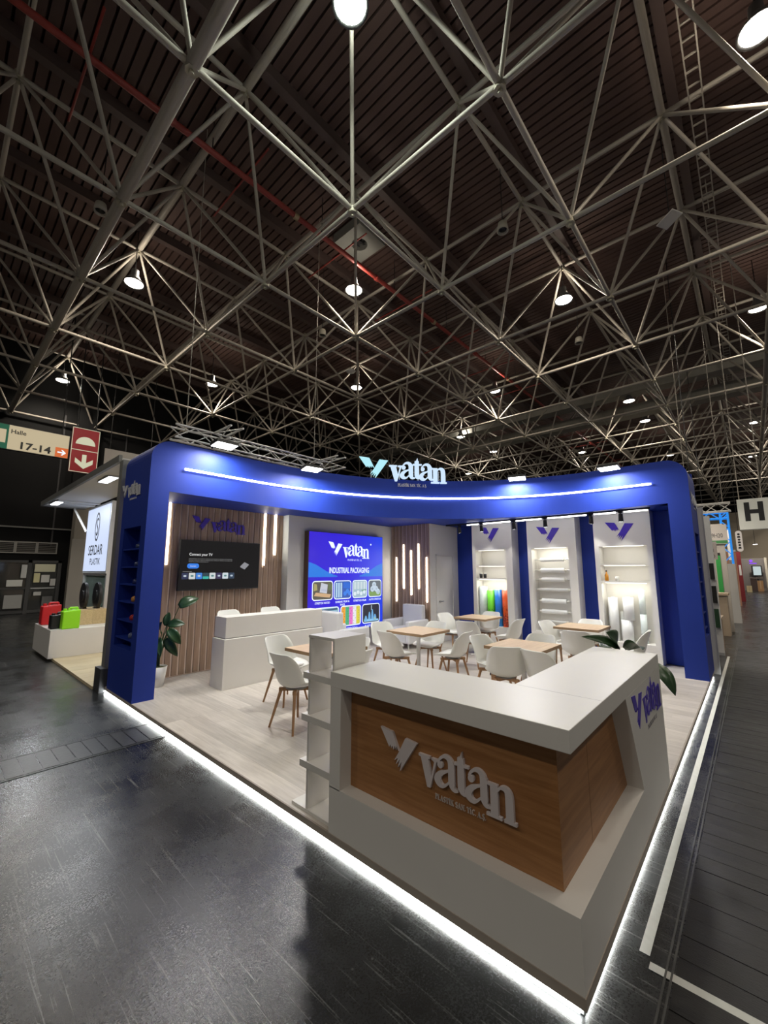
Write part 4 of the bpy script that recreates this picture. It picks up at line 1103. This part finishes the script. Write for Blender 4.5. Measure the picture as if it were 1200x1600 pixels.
MB().lathe([(0, .04), (.16, .04), (.2, 0), (.16, -.04), (0, -.05)], (8.42, 10.42, 9.6), 18).build('disc', M_WALLW, t)
MB().cyl((8.42, 10.42, 9.64), (8.42, 10.42, 11.86), .012, .012, 6).build('cord', M_BLACK, t)

# aluminium lattice trusses
def lattice(name, p0, p1, s, label, m=M_ALU, group=None, r=.022, step=.38):
    p0, p1 = Vector(p0), Vector(p1); d = (p1 - p0); L_ = d.length; d.normalize()
    a = d.cross(V(0, 0, 1)) if abs(d.z) < .9 else V(1, 0, 0); a.normalize(); b = a.cross(d)
    t = thing(name, (p0 + p1) / 2, label, 'truss', group)
    off = [a * s / 2 + b * s / 2, -a * s / 2 + b * s / 2, -a * s / 2 - b * s / 2, a * s / 2 - b * s / 2]
    for o in off: MB().cyl(p0 + o, p1 + o, r, r, 8).build('chord', m, t)
    k = MB(); nn = max(1, int(L_ / step))
    for i in range(nn):
        for f in range(4):
            q0, q1 = off[f], off[(f + 1) % 4]
            if i % 2: q0, q1 = q1, q0
            k.cyl(p0 + d * (L_ * i / nn) + q0, p0 + d * (L_ * (i + 1) / nn) + q1, r * .5, r * .5, 6, False)
    k.build('lacing', m, t)
    return t
lattice('lattice_truss', (1.0, 7.6, 4.52), (4.9, 7.6, 4.52), .26, 'silver lattice truss hanging behind the left part of the fascia', group='lattice trusses')
lattice('lattice_truss', (1.9, 6.75, 4.52), (1.9, 7.45, 4.52), .26, 'short silver lattice truss arm near the first floodlight', group='lattice trusses')
lattice('lattice_truss', (4.75, 6.8, 4.52), (4.75, 7.45, 4.52), .26, 'short silver lattice truss arm near the second floodlight', group='lattice trusses')
lattice('lattice_truss', (13, .75, 3.57), (13, -.36, 3.57), .23, 'white lattice truss above the neighbouring stand on the aisle', M_WHITE, 'lattice trusses', .02, .25)
lq = bpy.data.objects['lattice_truss.003']
for y in (-.2, .6): MB().cyl((13, y, 3.66), (13, y, 11.87), .008, .008, 6).build('hanger', M_STEEL, lq)
for x, y in ((1.3, 7.72), (4.6, 7.72)):
    tt = thing('truss_hoist_cable', (x, y, 6), 'thin steel cable carrying the lattice truss at X' if 0 else ('thin steel cable carrying the lattice truss, %s one' % ('left' if x < 3 else 'right')), 'cable', 'hoist cables')
    MB().cyl((x, y, 4.66), (x, y, 11.87), .008, .008, 6).build('cable', M_STEEL, tt)
    B('clamp', M_STEEL, tt, x - .03, y - .03, 4.60, x + .03, y + .03, 4.66)

# ================================================================ LEFT NEIGHBOUR AND HALL SIGNS
nb = thing('neighbour_platform', (3, 12, 0), 'pale wooden platform floor of the neighbouring stand on the left', 'platform')
for i in range(13):
    MB().box(-.08, 7.03 + .36 * i, 0, 3.4, 7.03 + .36 * i + .355, .045).build('floor_plank', wood_material('yellow_pine_floor', (.55, .45, .27), (.70, .60, .40), 2, 0, .4), nb)
ep = thing('frame_post', (0, 6.85, 0), 'grey aluminium frame post between the blue column and the neighbouring stand', 'post')
B('profile', mat('grey_profile', (.25, .25, .24), .45, metal=.3), ep, .0, 6.82, .05, .10, 6.98, 3.60)
B('foot_box', mat('dark_foot', (.05, .05, .055), .5), ep, -.07, 6.72, .0, .12, 7.02, .34)
cp_ = thing('canopy', (.5, 10.4, 3.63), 'white flat canopy with dark edge above the neighbouring stand', 'canopy')
B('panel', M_WALLW, cp_, .02, 6.98, 3.60, .985, 13.85, 3.66)
B('edge_profile', mat('grey_profile', (.25, .25, .24), .45, metal=.3), cp_, -.03, 6.96, 3.58, .02, 13.9, 3.70)
B('edge_profile', mat('grey_profile', (.25, .25, .24), .45, metal=.3), cp_, .02, 13.85, 3.58, .985, 13.9, 3.70)
B('ceiling_slat', M_WALLW, cp_, .10, 12.3, 3.57, 1.0, 12.5, 3.598); B('ceiling_slat', M_WALLW, cp_, .10, 12.8, 3.57, 1.0, 13.0, 3.598)
MB().cyl((.72, 13.8, 3.58), (.975, 13.4, 2.9), .03, .03, 8).build('strut', M_WALLW, cp_)
for x, y, lb in ((.24, 8.6, 'bright flat lamp under the canopy nearest the blue column'), (.16, 12.9, 'bright flat lamp under the far end of the canopy')):
    t = thing('canopy_lamp', (x, y, 3.56), lb, 'lamp', 'canopy lamps')
    B('housing', M_ALU, t, x - .09, y - .38, 3.565, x + .09, y + .38, 3.5985)
    B('lens', emi('canopy_lamp_glow', (.9, .95, 1), 8), t, x - .075, y - .36, 3.558, x + .075, y + .36, 3.565)
    l = bpy.data.lights.new('canopy_light', 'AREA'); l.shape = 'RECTANGLE'; l.size = .15; l.size_y = .7; l.energy = 55; l.color = (.92, .96, 1)
    o = bpy.data.objects.new('canopy_light', l); COL.objects.link(o); o.parent = t; o.location = (0, 0, -.01)
sb = thing('lightbox_sign', (1.05, 12.35, 1.75), 'white backlit sign box with black ring emblem reading SERDAR PLASTIK', 'sign')
B('box_frame', M_ALU, sb, 1.0, 11.22, 1.73, 1.14, 13.48, 3.56)
B('lit_face', emi('sign_cold_white', (.66, .76, 1.0), .95), sb, .99, 11.28, 1.79, 1.0, 13.42, 3.50)
XS = .989
k = MB()
for i in range(28):
    a0, a1 = 2 * PI * i / 28, 2 * PI * (i + 1) / 28
    k.prism([(.21 * math.cos(a0), .39 * math.sin(a0)), (.21 * math.cos(a1), .39 * math.sin(a1)), (.165 * math.cos(a1), .335 * math.sin(a1)), (.165 * math.cos(a0), .335 * math.sin(a0))], (XS, 12.33, 2.97), (0, -1, 0), (0, 0, 1), .002)
k.build('ring_emblem', M_BLACK, sb)
MB().prism(arcpts([(.09, .15), (.03, .22), (-.07, .17), (-.06, .06), (.06, -.06), (.07, -.17), (-.03, -.22), (-.09, -.15)], [.024] * 8, 4), (XS, 12.33, 2.97), (0, -1, 0), (0, 0, 1), .003).build('ring_emblem_s', M_BLACK, sb)
text('SERDAR', (XS, 12.33, 2.22), (0, -1, 0), (0, 0, 1), .27, M_BLACK, sb, .002, width=1.36, align='CENTER', bold=.012)
text('PLASTIK', (XS, 12.27, 1.96), (0, -1, 0), (0, 0, 1), .17, M_BLACK, sb, .002, width=.98, align='CENTER', bold=.008)
sc = thing('glass_showcase', (1.2, 12, .6), 'pale glass showcase wall below the backlit sign', 'showcase')
B('frame', M_ALU, sc, 1.02, 11.22, .05, 1.10, 11.30, 1.73); B('frame', M_ALU, sc, 1.02, 13.40, .05, 1.10, 13.48, 1.73); B('frame', M_ALU, sc, 1.02, 11.30, 1.68, 1.10, 13.40, 1.73)
B('pane', mat('green_glass', (.55, .68, .62), .08, trans=.85), sc, 1.05, 11.30, .05, 1.058, 13.40, 1.68)
B('back_board', mat('pale_grey_back', (.36, .40, .38), .6), sc, 1.10, 11.3, .05, 1.12, 13.4, 1.68)
pd = thing('display_podium', (.7, 10.8, .045), 'low white display podium of the neighbouring stand', 'podium')
bevel(B('podium_box', M_WHITE, pd, -.16, 10.0, .046, .98, 11.75, .60), .004)
wk = thing('wooden_block', (1.1, 10.9, .6), 'light wooden block on the white podium', 'block')
for i in range(2): B('board', wood_material('pine_block', (.50, .36, .18), (.64, .49, .27), 2, 1, .5), wk, .38 + .3 * i, 10.6, .601, .38 + .3 * i + .297, 11.6, .92)
def jerry(x, y, z, w_, d_, h, m, label):
    t = thing('jerrycan', (x, y, z), label, 'jerrycan', 'plastic jerrycans on the podium')
    bevel(MB().add([(x - w_ / 2, y - d_ / 2, z), (x + w_ / 2, y - d_ / 2, z), (x + w_ / 2, y + d_ / 2, z), (x - w_ / 2, y + d_ / 2, z), (x - w_ / 2, y - d_ / 2, z + h * .86), (x + w_ / 2, y - d_ / 2, z + h * .92), (x + w_ / 2, y + d_ / 2, z + h * .92), (x - w_ / 2, y + d_ / 2, z + h * .86)],
        [(0, 3, 2, 1), (4, 5, 6, 7), (0, 1, 5, 4), (1, 2, 6, 5), (2, 3, 7, 6), (3, 0, 4, 7)]).build('can_body', m, t), .02, 3)
    MB().tube([(x - w_ * .1, y, z + h * .86), (x - w_ * .1, y, z + h), (x + w_ * .38, y, z + h), (x + w_ * .38, y, z + h * .88)], .022, 8).build('handle', m, t)
    MB().cyl((x - w_ * .33, y, z + h * .86), (x - w_ * .33, y, z + h * .98), .035, .035, 12).build('screw_cap', m, t)
jerry(.03, 11.35, .601, .34, .30, .47, mat('red_plastic', (.62, .02, .025), .4), 'tall red jerrycan at the back corner of the podium')
jerry(.02, 10.35, .601, .30, .26, .32, mat('black_can', (.012, .012, .012), .4), 'low black jerrycan between the red and the green one')
jerry(.17, 10.15, .601, .30, .26, .42, mat('lime_plastic', (.32, .80, .02), .4), 'lime green jerrycan at the front of the podium')
for q, (x, y) in enumerate(((.58, 11.1), (.82, 11.0))):
    t = thing('black_lid_disc', (x, y, .921), ('left' if q == 0 else 'right') + ' of two big black round lids standing on the wooden block', 'lid', 'round black lids')
    MB().cyl((x - .03, y, 1.22), (x + .03, y, 1.22), .30, .30, 28).cyl((x - .045, y, 1.22), (x + .045, y, 1.22), .12, .12, 18).build('disc', M_BLKPL, t)
    MB().lathe([(.28, 0), (.31, 0), (.31, .02), (.28, .02)], (0, 0, 0), 26).build('rim', M_BLKPL, t)
    r_ = t.children[-1]; r_.rotation_euler = (0, PI / 2, 0); r_.matrix_parent_inverse = Matrix.Identity(4); r_.location = (-.01, 0, .299)
    B('foot', M_BLKPL, t, x - .06, y - .06, .921, x + .06, y + .06, .95)

# hall signs
ds = thing('direction_sign', (.0, 18, 6.4), 'long illuminated hall sign reading Halle 17-14 with an orange arrow field', 'sign')
M_SIGNY = emi('sign_cream', (.80, .66, .42), .62)
B('sign_box', M_BLACK, ds, -1.6, 18.01, 5.93, 1.14, 18.14, 6.82)
B('lit_face', M_SIGNY, ds, -.56, 18.0, 5.95, 1.12, 18.01, 6.80)
B('green_field', emi('sign_green', (.0, .16, .08), .5), ds, -1.58, 18.0, 5.95, -.56, 18.01, 6.80)
B('orange_field', emi('sign_orange', (.80, .16, .03), .75), ds, .74, 17.998, 5.95, 1.12, 18.0, 6.31)
B('green_figure', M_SIGNY, ds, -.80, 17.998, 6.15, -.62, 18.0, 6.62)
text('Halle', (-.50, 17.999, 6.52), (1, 0, 0), (0, 0, 1), .15, M_BLACK, ds, .002, width=.40, bold=.02)
text('17-14', (-.22, 17.999, 6.02), (1, 0, 0), (0, 0, 1), .25, M_BLACK, ds, .002, width=.84, bold=.03)
MB().prism([(0, -.025), (.16, -.025), (.10, -.10), (.15, -.10), (.25, 0), (.15, .10), (.10, .10), (.16, .025), (0, .025)], (.81, 17.998, 6.13), (1, 0, 0), (0, 0, 1), .002).build('arrow', W1, ds)
for x in (-1.2, .9): MB().cyl((x, 18.08, 6.82), (x, 18.08, 11.87), .02, .02, 6).build('hanger', M_BLACK, ds)
rs = thing('fire_point_sign', (1.6, 17.9, 6.3), 'tall red sign with a cream half dome above a cream down arrow', 'sign')
B('sign_box', mat('sign_red', (.30, .012, .02), .45, emit=.12, ecol=(.5, .01, .02)), rs, 1.175, 17.90, 5.48, 2.04, 17.98, 7.19)
M_CRM = emi('sign_pale_cream', (.70, .68, .48), .8)
B('divider', M_CRM, rs, 1.175, 17.897, 6.32, 2.04, 17.90, 6.345)
for bx in ((1.175, 5.48, 2.04, 5.50), (1.175, 7.17, 2.04, 7.19), (1.175, 5.50, 1.195, 7.17), (2.02, 5.50, 2.04, 7.17)): B('border', M_CRM, rs, bx[0], 17.897, bx[1], bx[2], 17.90, bx[3])
MB().prism([(.31 * math.cos(PI * i / 18), .31 * math.sin(PI * i / 18)) for i in range(19)], (1.61, 17.899, 6.56), (1, 0, 0), (0, 0, 1), .003).build('half_dome', M_CRM, rs)
MB().prism([(-.07, .55), (.07, .55), (.07, .24), (.28, .40), (.28, .22), (0, 0), (-.28, .22), (-.28, .40), (-.07, .24)], (1.61, 17.899, 5.62), (1, 0, 0), (0, 0, 1), .003).build('down_arrow', M_CRM, rs)
for x in (1.3, 1.9): MB().cyl((x, 17.94, 7.19), (x, 17.94, 11.87), .02, .02, 6).build('hanger', M_BLACK, rs)
# entrance door in the black wall
de = thing('door_2', (1, 22.5, 0), kind='structure')
M_FR = mat('dark_door_frame', (.05, .05, .05), .45)
for x0, x1 in ((-1.3, -1.2), (-.12, .0), (.93, 1.06), (1.95, 2.08)): B('door_frame', M_FR, de, x0, 22.42, 0, x1, 22.58, 2.24)
B('door_frame', M_FR, de, -1.3, 22.42, 2.14, 2.08, 22.58, 2.24)
for x0, x1 in ((-1.2, -.12), (.0, .93), (1.06, 1.95)):
    B('rail', M_FR, de, x0, 22.45, .02, x1, 22.55, .14); B('rail', M_FR, de, x0, 22.45, 1.02, x1, 22.55, 1.10)
    B('pane', M_GLASS, de, x0, 22.49, 1.10, x1, 22.50, 2.14); B('pane', M_GLASS, de, x0, 22.49, .14, x1, 22.50, 1.02)
B('push_bar', M_ALU, de, 1.1, 22.40, 1.03, 1.9, 22.43, 1.07)
shp = [((.30, 1.15, .80, 1.42), (.62, .63, .60)), ((1.15, 1.75, 1.85, 2.08), (.70, .68, .50)), ((1.15, 1.30, 1.35, 1.70), (.66, .62, .35)), ((1.40, 1.30, 1.68, 1.62), (.60, .60, .58)), ((1.72, 1.15, 1.90, 1.45), (.55, .55, .53)), ((.72, 1.5, .90, 2.05), (.55, .56, .55)), ((.28, .25, .85, .80), (.30, .30, .29)), ((1.2, .75, 1.45, .9), (.5, .5, .48)), ((1.5, .3, 1.85, .7), (.12, .12, .12))]
nms = ['pale', 'large cream', 'yellowish', 'white', 'grey', 'tall pale', 'dull grey', 'small white', 'dark']
for nm, ((x0, z0, x1, z1), c) in zip(nms, shp):  # toned panels stand in for reflections and lit interior in the door glass
    t = tag(MB().box(x0, 22.30, z0, x1, 22.36, z1).add([(x0 + .02, 22.297, z0 + .02), (x1 - .02, 22.297, z0 + .02), (x1 - .02, 22.297, z0 + .05), (x0 + .02, 22.297, z0 + .05)], [(0, 1, 2, 3)]).build('notice_board', mat('notice_' + nm.replace(' ', '_'), c, .6), None), '%s notice panel imitating what shows in the glass hall doors in the black wall' % nm, 'notice', 'panels at the glass doors')
vg = thing('vent_grille', (.9, 22.5, 2.8), 'long three-part air grille above the glass doors in the black wall', 'grille')
for q in range(3):
    x0 = -.25 + .71 * q
    for bx in ((x0, 2.54, x0 + .70, 2.59), (x0, 2.99, x0 + .70, 3.04), (x0, 2.59, x0 + .04, 2.99), (x0 + .66, 2.59, x0 + .70, 2.99)): B('grille_frame', mat('grille_frame', (.28, .27, .25), .5), vg, bx[0], 22.5, bx[1], bx[2], 22.56, bx[3])
    for s in range(5): B('louvre', mat('grille_louvre', (.11, .10, .09), .5), vg, x0 + .04, 22.53, 2.62 + .075 * s, x0 + .66, 22.56, 2.66 + .075 * s)
pl = thing('pillar', (2.55, 21.8, 0), kind='structure')
B('pillar_shaft', mat('beige_concrete', (.26, .235, .20), .7, var=.1), pl, 2.25, 21.6, 0, 2.85, 22.2, 5.0)
B('pillar_board', mat('pale_board', (.30, .28, .25), .6), pl, 2.2, 21.58, .1, 2.9, 21.6, 3.2)
B('dark_case', M_BLACK, pl, 2.86, 21.6, 0, 3.3, 21.9, 1.7)
bn = thing('white_banner_wall', (3.6, 19.5, 6.8), 'pale grey hanging panel behind the top of the left column', 'panel')
B('panel_sheet', mat('pale_banner', (.42, .40, .37), .6), bn, 2.62, 19.5, 5.4, 4.6, 19.56, 7.0)
for x in (2.8, 4.4): MB().cyl((x, 19.53, 7.0), (x, 19.53, 11.87), .015, .015, 6).build('hanger', M_BLACK, bn)
B('dark_column', M_HALL, wl, 2.1, 22.2, 5.2, 2.75, 22.6, 11)

# ================================================================ RIGHT NEIGHBOURS ALONG THE AISLE
t = thing('partition_post', (7.5, .02, 0), 'white end of a partition wall directly behind the right blue column', 'partition')
B('wall_end', M_WALLW, t, 7.47, -.075, 0, 7.55, 1.2, 2.95)
B('wall_end_trim', M_ALU, t, 7.462, -.078, 0, 7.47, -.066, 2.95)
t = thing('neighbour_stand_wall', (14, .5, 0), 'beige neighbouring stand wall with fascia board and green stripe', 'stand wall')
B('wall_panel', mat('beige_stand_wall', (.44, .40, .35), .6), t, 14.05, -.10, 0, 14.15, 2.5, 3.2)
B('fascia_board', mat('beige_fascia', (.50, .45, .40), .6), t, 13.98, -.19, 2.58, 14.05, 2.5, 3.17)
B('green_stripe', mat('green_stripe', (.03, .20, .05), .5), t, 13.97, -.18, 2.60, 13.98, 2.4, 2.69)
text('9H20', (13.975, .18, 2.78), (0, -1, 0), (0, 0, 1), .13, M_BLACK, t, .003, width=.26)
B('green_banner', mat('green_banner', (.03, .32, .06), .5), t, 14.02, .04, 1.10, 14.05, .15, 2.24)
B('dark_top', M_BLACK, t, 14.02, .04, 2.24, 14.05, .16, 2.32)
t = thing('stand_number_sign', (11, .0, 2.3), 'small white sign reading 9 H 30 on the partition beside the aisle', 'sign')
B('sign_board', mat('pale_pink_board', (.62, .55, .52), .6), t, 11, -.05, 2.06, 11.03, .14, 2.50)
B('sign_post', M_ALU, t, 11.03, .08, 0, 11.06, .12, 2.5)
for q, s in enumerate('9', ): pass
for s, z in (('9', 2.38), ('H', 2.25), ('30', 2.11)): text(s, (10.999, .045, z), (0, -1, 0), (0, 0, 1), .075, M_BLACK, t, .002, align='CENTER')
for q, (z0, z1) in enumerate(((1.60, 1.95), (1.10, 1.46), (.58, .97))):
    t = thing('brochure_case', (9.5, .0, z0), '%s dark brochure case on the partition edge right of the blue column' % ('upper', 'middle', 'lower')[q], 'brochure case', 'brochure cases on the partition')
    B('case', M_BLACK if q < 2 else mat('dark_green_case', (.02, .07, .03), .5), t, 9.5, -.035, z0, 9.56, .05, z1)
    B('case_edge', M_WALLW, t, 9.49, -.050, z0 - .02, 9.56, -.036, z1 + .02)
t = thing('partition_strip', (9.6, .06, 0), 'narrow white partition strip carrying the dark brochure cases', 'partition')
B('strip', M_WALLW, t, 9.57, -.05, 0, 9.65, 1.0, 3.0); B('strip_foot', M_ALU, t, 9.56, -.05, 0, 9.57, .3, .06)
t = thing('wooden_counter', (10.1, .1, 0), 'small brown wooden counter at the neighbouring stand beside the aisle', 'counter')
B('counter_body', mat('brown_counter', (.34, .20, .11), .5), t, 10, -.02, 0, 10.5, .5, .72); B('counter_top', mat('tan_top', (.52, .40, .28), .5), t, 9.97, -.05, .72, 10.52, .52, .76)
t = thing('wooden_counter', (13.2, .1, 0), 'taller beige counter in front of the wall with the green stripe', 'counter')
B('counter_body', mat('beige_counter', (.46, .36, .26), .5), t, 13, -.05, 0, 13.6, .6, 1.10); B('counter_top', mat('tan_top', (.52, .40, .28), .5), t, 12.96, -.09, 1.10, 13.62, .64, 1.16)
t = thing('blue_truss_arch', (17, .1, 0), 'bright blue lit truss arch over the aisle-side stand', 'arch')
MBL = mat('blue_lit_truss', (.02, .25, .8), .4, emit=.55, ecol=(.02, .30, .95))
k = MB()
for z in (3.64, 3.86):
    for x in (16.9, 17.1): k.cyl((x, -.17, z), (x, 2.6, z), .03, .03, 8)
k.build('top_chord', MBL, t); k = MB()
for y in (-.17, .04):
    for x in (16.9, 17.1): k.cyl((x, y, 2.02), (x, y, 3.86), .03, .03, 8)
k.build('post_chord', MBL, t); k = MB()
for i in range(7):
    z = 2.10 + .24 * i; a, b = ((-.17, .04) if i % 2 else (.04, -.17)); k.cyl((16.9, a, z), (16.9, b, z + .24), .018, .018, 6)
for i in range(11):
    y = -.17 + .25 * i; a, b = ((3.64, 3.86) if i % 2 else (3.86, 3.64)); k.cyl((16.9, y, a), (16.9, y + .25, b), .018, .018, 6)
k.build('lacing', MBL, t)
B('white_base', M_WALLW, t, 16.84, -.22, 0, 17.16, .09, 2.02)
t = thing('totem', (19, -.05, 0), 'tall slim white totem beside the aisle behind the blue truss', 'totem')
B('totem_body', M_WALLW, t, 19, -.10, 0, 19.8, -.0, 3.4); B('totem_band', mat('grey_band', (.22, .21, .20), .5), t, 18.99, -.105, 1.9, 19.0, .0, 2.2)
t = thing('round_end_sign', (24, -.3, 3.2), 'upright white sign with rounded ends and dark lettering far down the aisle', 'sign')
MB().prism(rrect(-.12, 0, .12, 1.0, .115), (24, -.30, 2.68), (0, -1, 0), (0, 0, 1), .03).build('sign_plate', emi('round_sign_glow', (.75, .65, .55), .6), t)
for q in range(6): MB().prism(disc(0, 0, .055, 6) if q % 2 else [(-.06, -.05), (.06, -.04), (.04, .05), (-.05, .04)], (23.965, -.30, 2.86 + .13 * q), (0, -1, 0), (0, 0, 1), .004).build('glyph', M_BLACK, t)
MB().cyl((24.015, -.30, 3.66), (24.015, -.30, 11.87), .01, .01, 6).build('hanger', M_BLACK, t)
t = thing('stand_partition', (26, .1, 0), 'salmon coloured stand panel far down the aisle', 'panel'); B('panel_sheet', mat('salmon_panel', (.50, .26, .17), .6), t, 26, -.08, 0, 26.1, 2, 2.75); B('panel_top', M_WALLW, t, 25.99, -.08, 2.75, 26.1, 2, 2.85)
t = thing('stand_partition', (30, .1, 0), 'dark red stand panel far down the aisle', 'panel'); B('panel_sheet', mat('dark_red_panel', (.20, .015, .02), .6), t, 30, -.19, 0, 30.1, 2, 2.88); B('panel_strip', M_WALLW, t, 29.99, -.15, 1.5, 30.0, -.05, 2.1)
t = thing('far_booth', (47.5, -.8, 0), 'far grey booth with purple glowing logo at the end of the aisle', 'booth')
B('booth_wall', mat('grey_booth', (.20, .18, .17), .6), t, 47.6, -1.45, 0, 47.7, 3, 2.85); B('booth_post', mat('cream_post', (.6, .55, .45), .6), t, 47.4, -1.62, 0, 47.55, -1.46, 2.9)
MB().prism(disc(0, 0, .12, 10), (47.59, -.58, 2.62), (0, -1, 0), (0, 0, 1), .02).build('purple_logo', emi('purple_glow', (.25, .05, .9), 1.2), t)
B('purple_line', emi('purple_glow', (.25, .05, .9), 1.2), t, 47.57, -.95, 2.36, 47.59, -.45, 2.44)
t = thing('monitor', (47, -.9, 1.7), 'bright monitor in the far booth at the end of the aisle', 'monitor'); B('bezel', M_BLACK, t, 47, -1.25, 1.28, 47.06, -.55, 2.2); B('display', emi('monitor_glow', (.55, .65, .65), .9), t, 46.985, -1.17, 1.36, 47, -.66, 2.12); B('stand_leg', M_BLACK, t, 47, -.95, 0, 47.05, -.85, 1.28)
t = thing('booth_desk', (46, -.8, 0), 'dark desk below the monitor in the far booth', 'desk'); B('desk_body', mat('dark_desk', (.06, .035, .03), .5), t, 46, -.80, 0, 46.5, -.40, 1.1); B('desk_top', mat('desk_top', (.25, .20, .17), .5), t, 45.97, -1.2, 1.1, 46.5, -.38, 1.15)
t = thing('carton_box', (46, -1.0, 0), 'brown carton box beside the dark desk in the far booth', 'carton'); B('carton', mat('carton_brown', (.40, .22, .10), .7), t, 46, -1.2, 0, 46.5, -.83, .9); B('carton_tape', mat('carton_tape', (.5, .35, .2), .5), t, 45.99, -1.05, .2, 46, -.98, .9)
t = thing('carton_box', (44, -.3, 0), 'low cream carton on the floor in front of the far booth', 'carton'); B('carton', mat('carton_cream', (.62, .52, .30), .7), t, 44, -.45, 0, 44.5, -.12, .5); B('carton_tape', mat('carton_tape', (.5, .35, .2), .5), t, 43.99, -.3, .1, 44, -.26, .5)

for q, (x, y, z, pw) in enumerate(((12.6, .45, 3.38, 40), (18.4, .6, 3.6, 40), (29, .4, 4.2, 60), (45.5, -1.0, 4.0, 110))):  # floodlights added to brighten the dim aisle stands and far end
    t = thing('stand_fill_floodlight', (x, y, z), '%s floodlight added to brighten the stands along the right aisle' % ('nearest', 'second', 'third', 'farthest')[q], 'floodlight', 'floodlights added over the neighbouring stands')
    B('lamp_housing', M_BLACK, t, x - .12, y - .15, z, x + .12, y + .15, z + .06); B('lens', M_FLOODL, t, x - .11, y - .14, z - .006, x + .11, y + .14, z)
    MB().cyl((x, y, z + .06), (x, y, 11.87), .012, .012, 6).build('hanger', M_BLACK, t)
    l = bpy.data.lights.new('stand_fill_flood', 'AREA'); l.shape = 'RECTANGLE'; l.size = .22; l.size_y = .28; l.energy = pw; l.color = (1, .92, .82)
    o = bpy.data.objects.new('stand_fill_flood', l); COL.objects.link(o); o.parent = t; o.location = (0, 0, -.012); o.rotation_euler = (0, math.radians(-25), 0)
hs = thing('hanging_letter_sign', (14, -.83, 3.4), 'square hanging white sign with a large black letter H over the aisle', 'sign')
bevel(B('sign_box', mat('sign_off_white', (.60, .60, .54), .5, emit=.10, ecol=(.8, .8, .7)), hs, 14, -1.18, 2.98, 14.25, -.49, 3.88), .006)
for bx in ((-.74, -.66), (-1.04, -.96)): B('letter_stroke', M_BLACK, hs, 13.992, bx[0] - .02, 3.22, 14, bx[1] + .02, 3.78)
B('letter_stroke', M_BLACK, hs, 13.991, -.98, 3.44, 14, -.70, 3.56)
for y in (-.55, -1.05): MB().cyl((14.12, y, 3.88), (14.12, y, 11.87), .012, .012, 6).build('hanger', M_STEEL, hs)
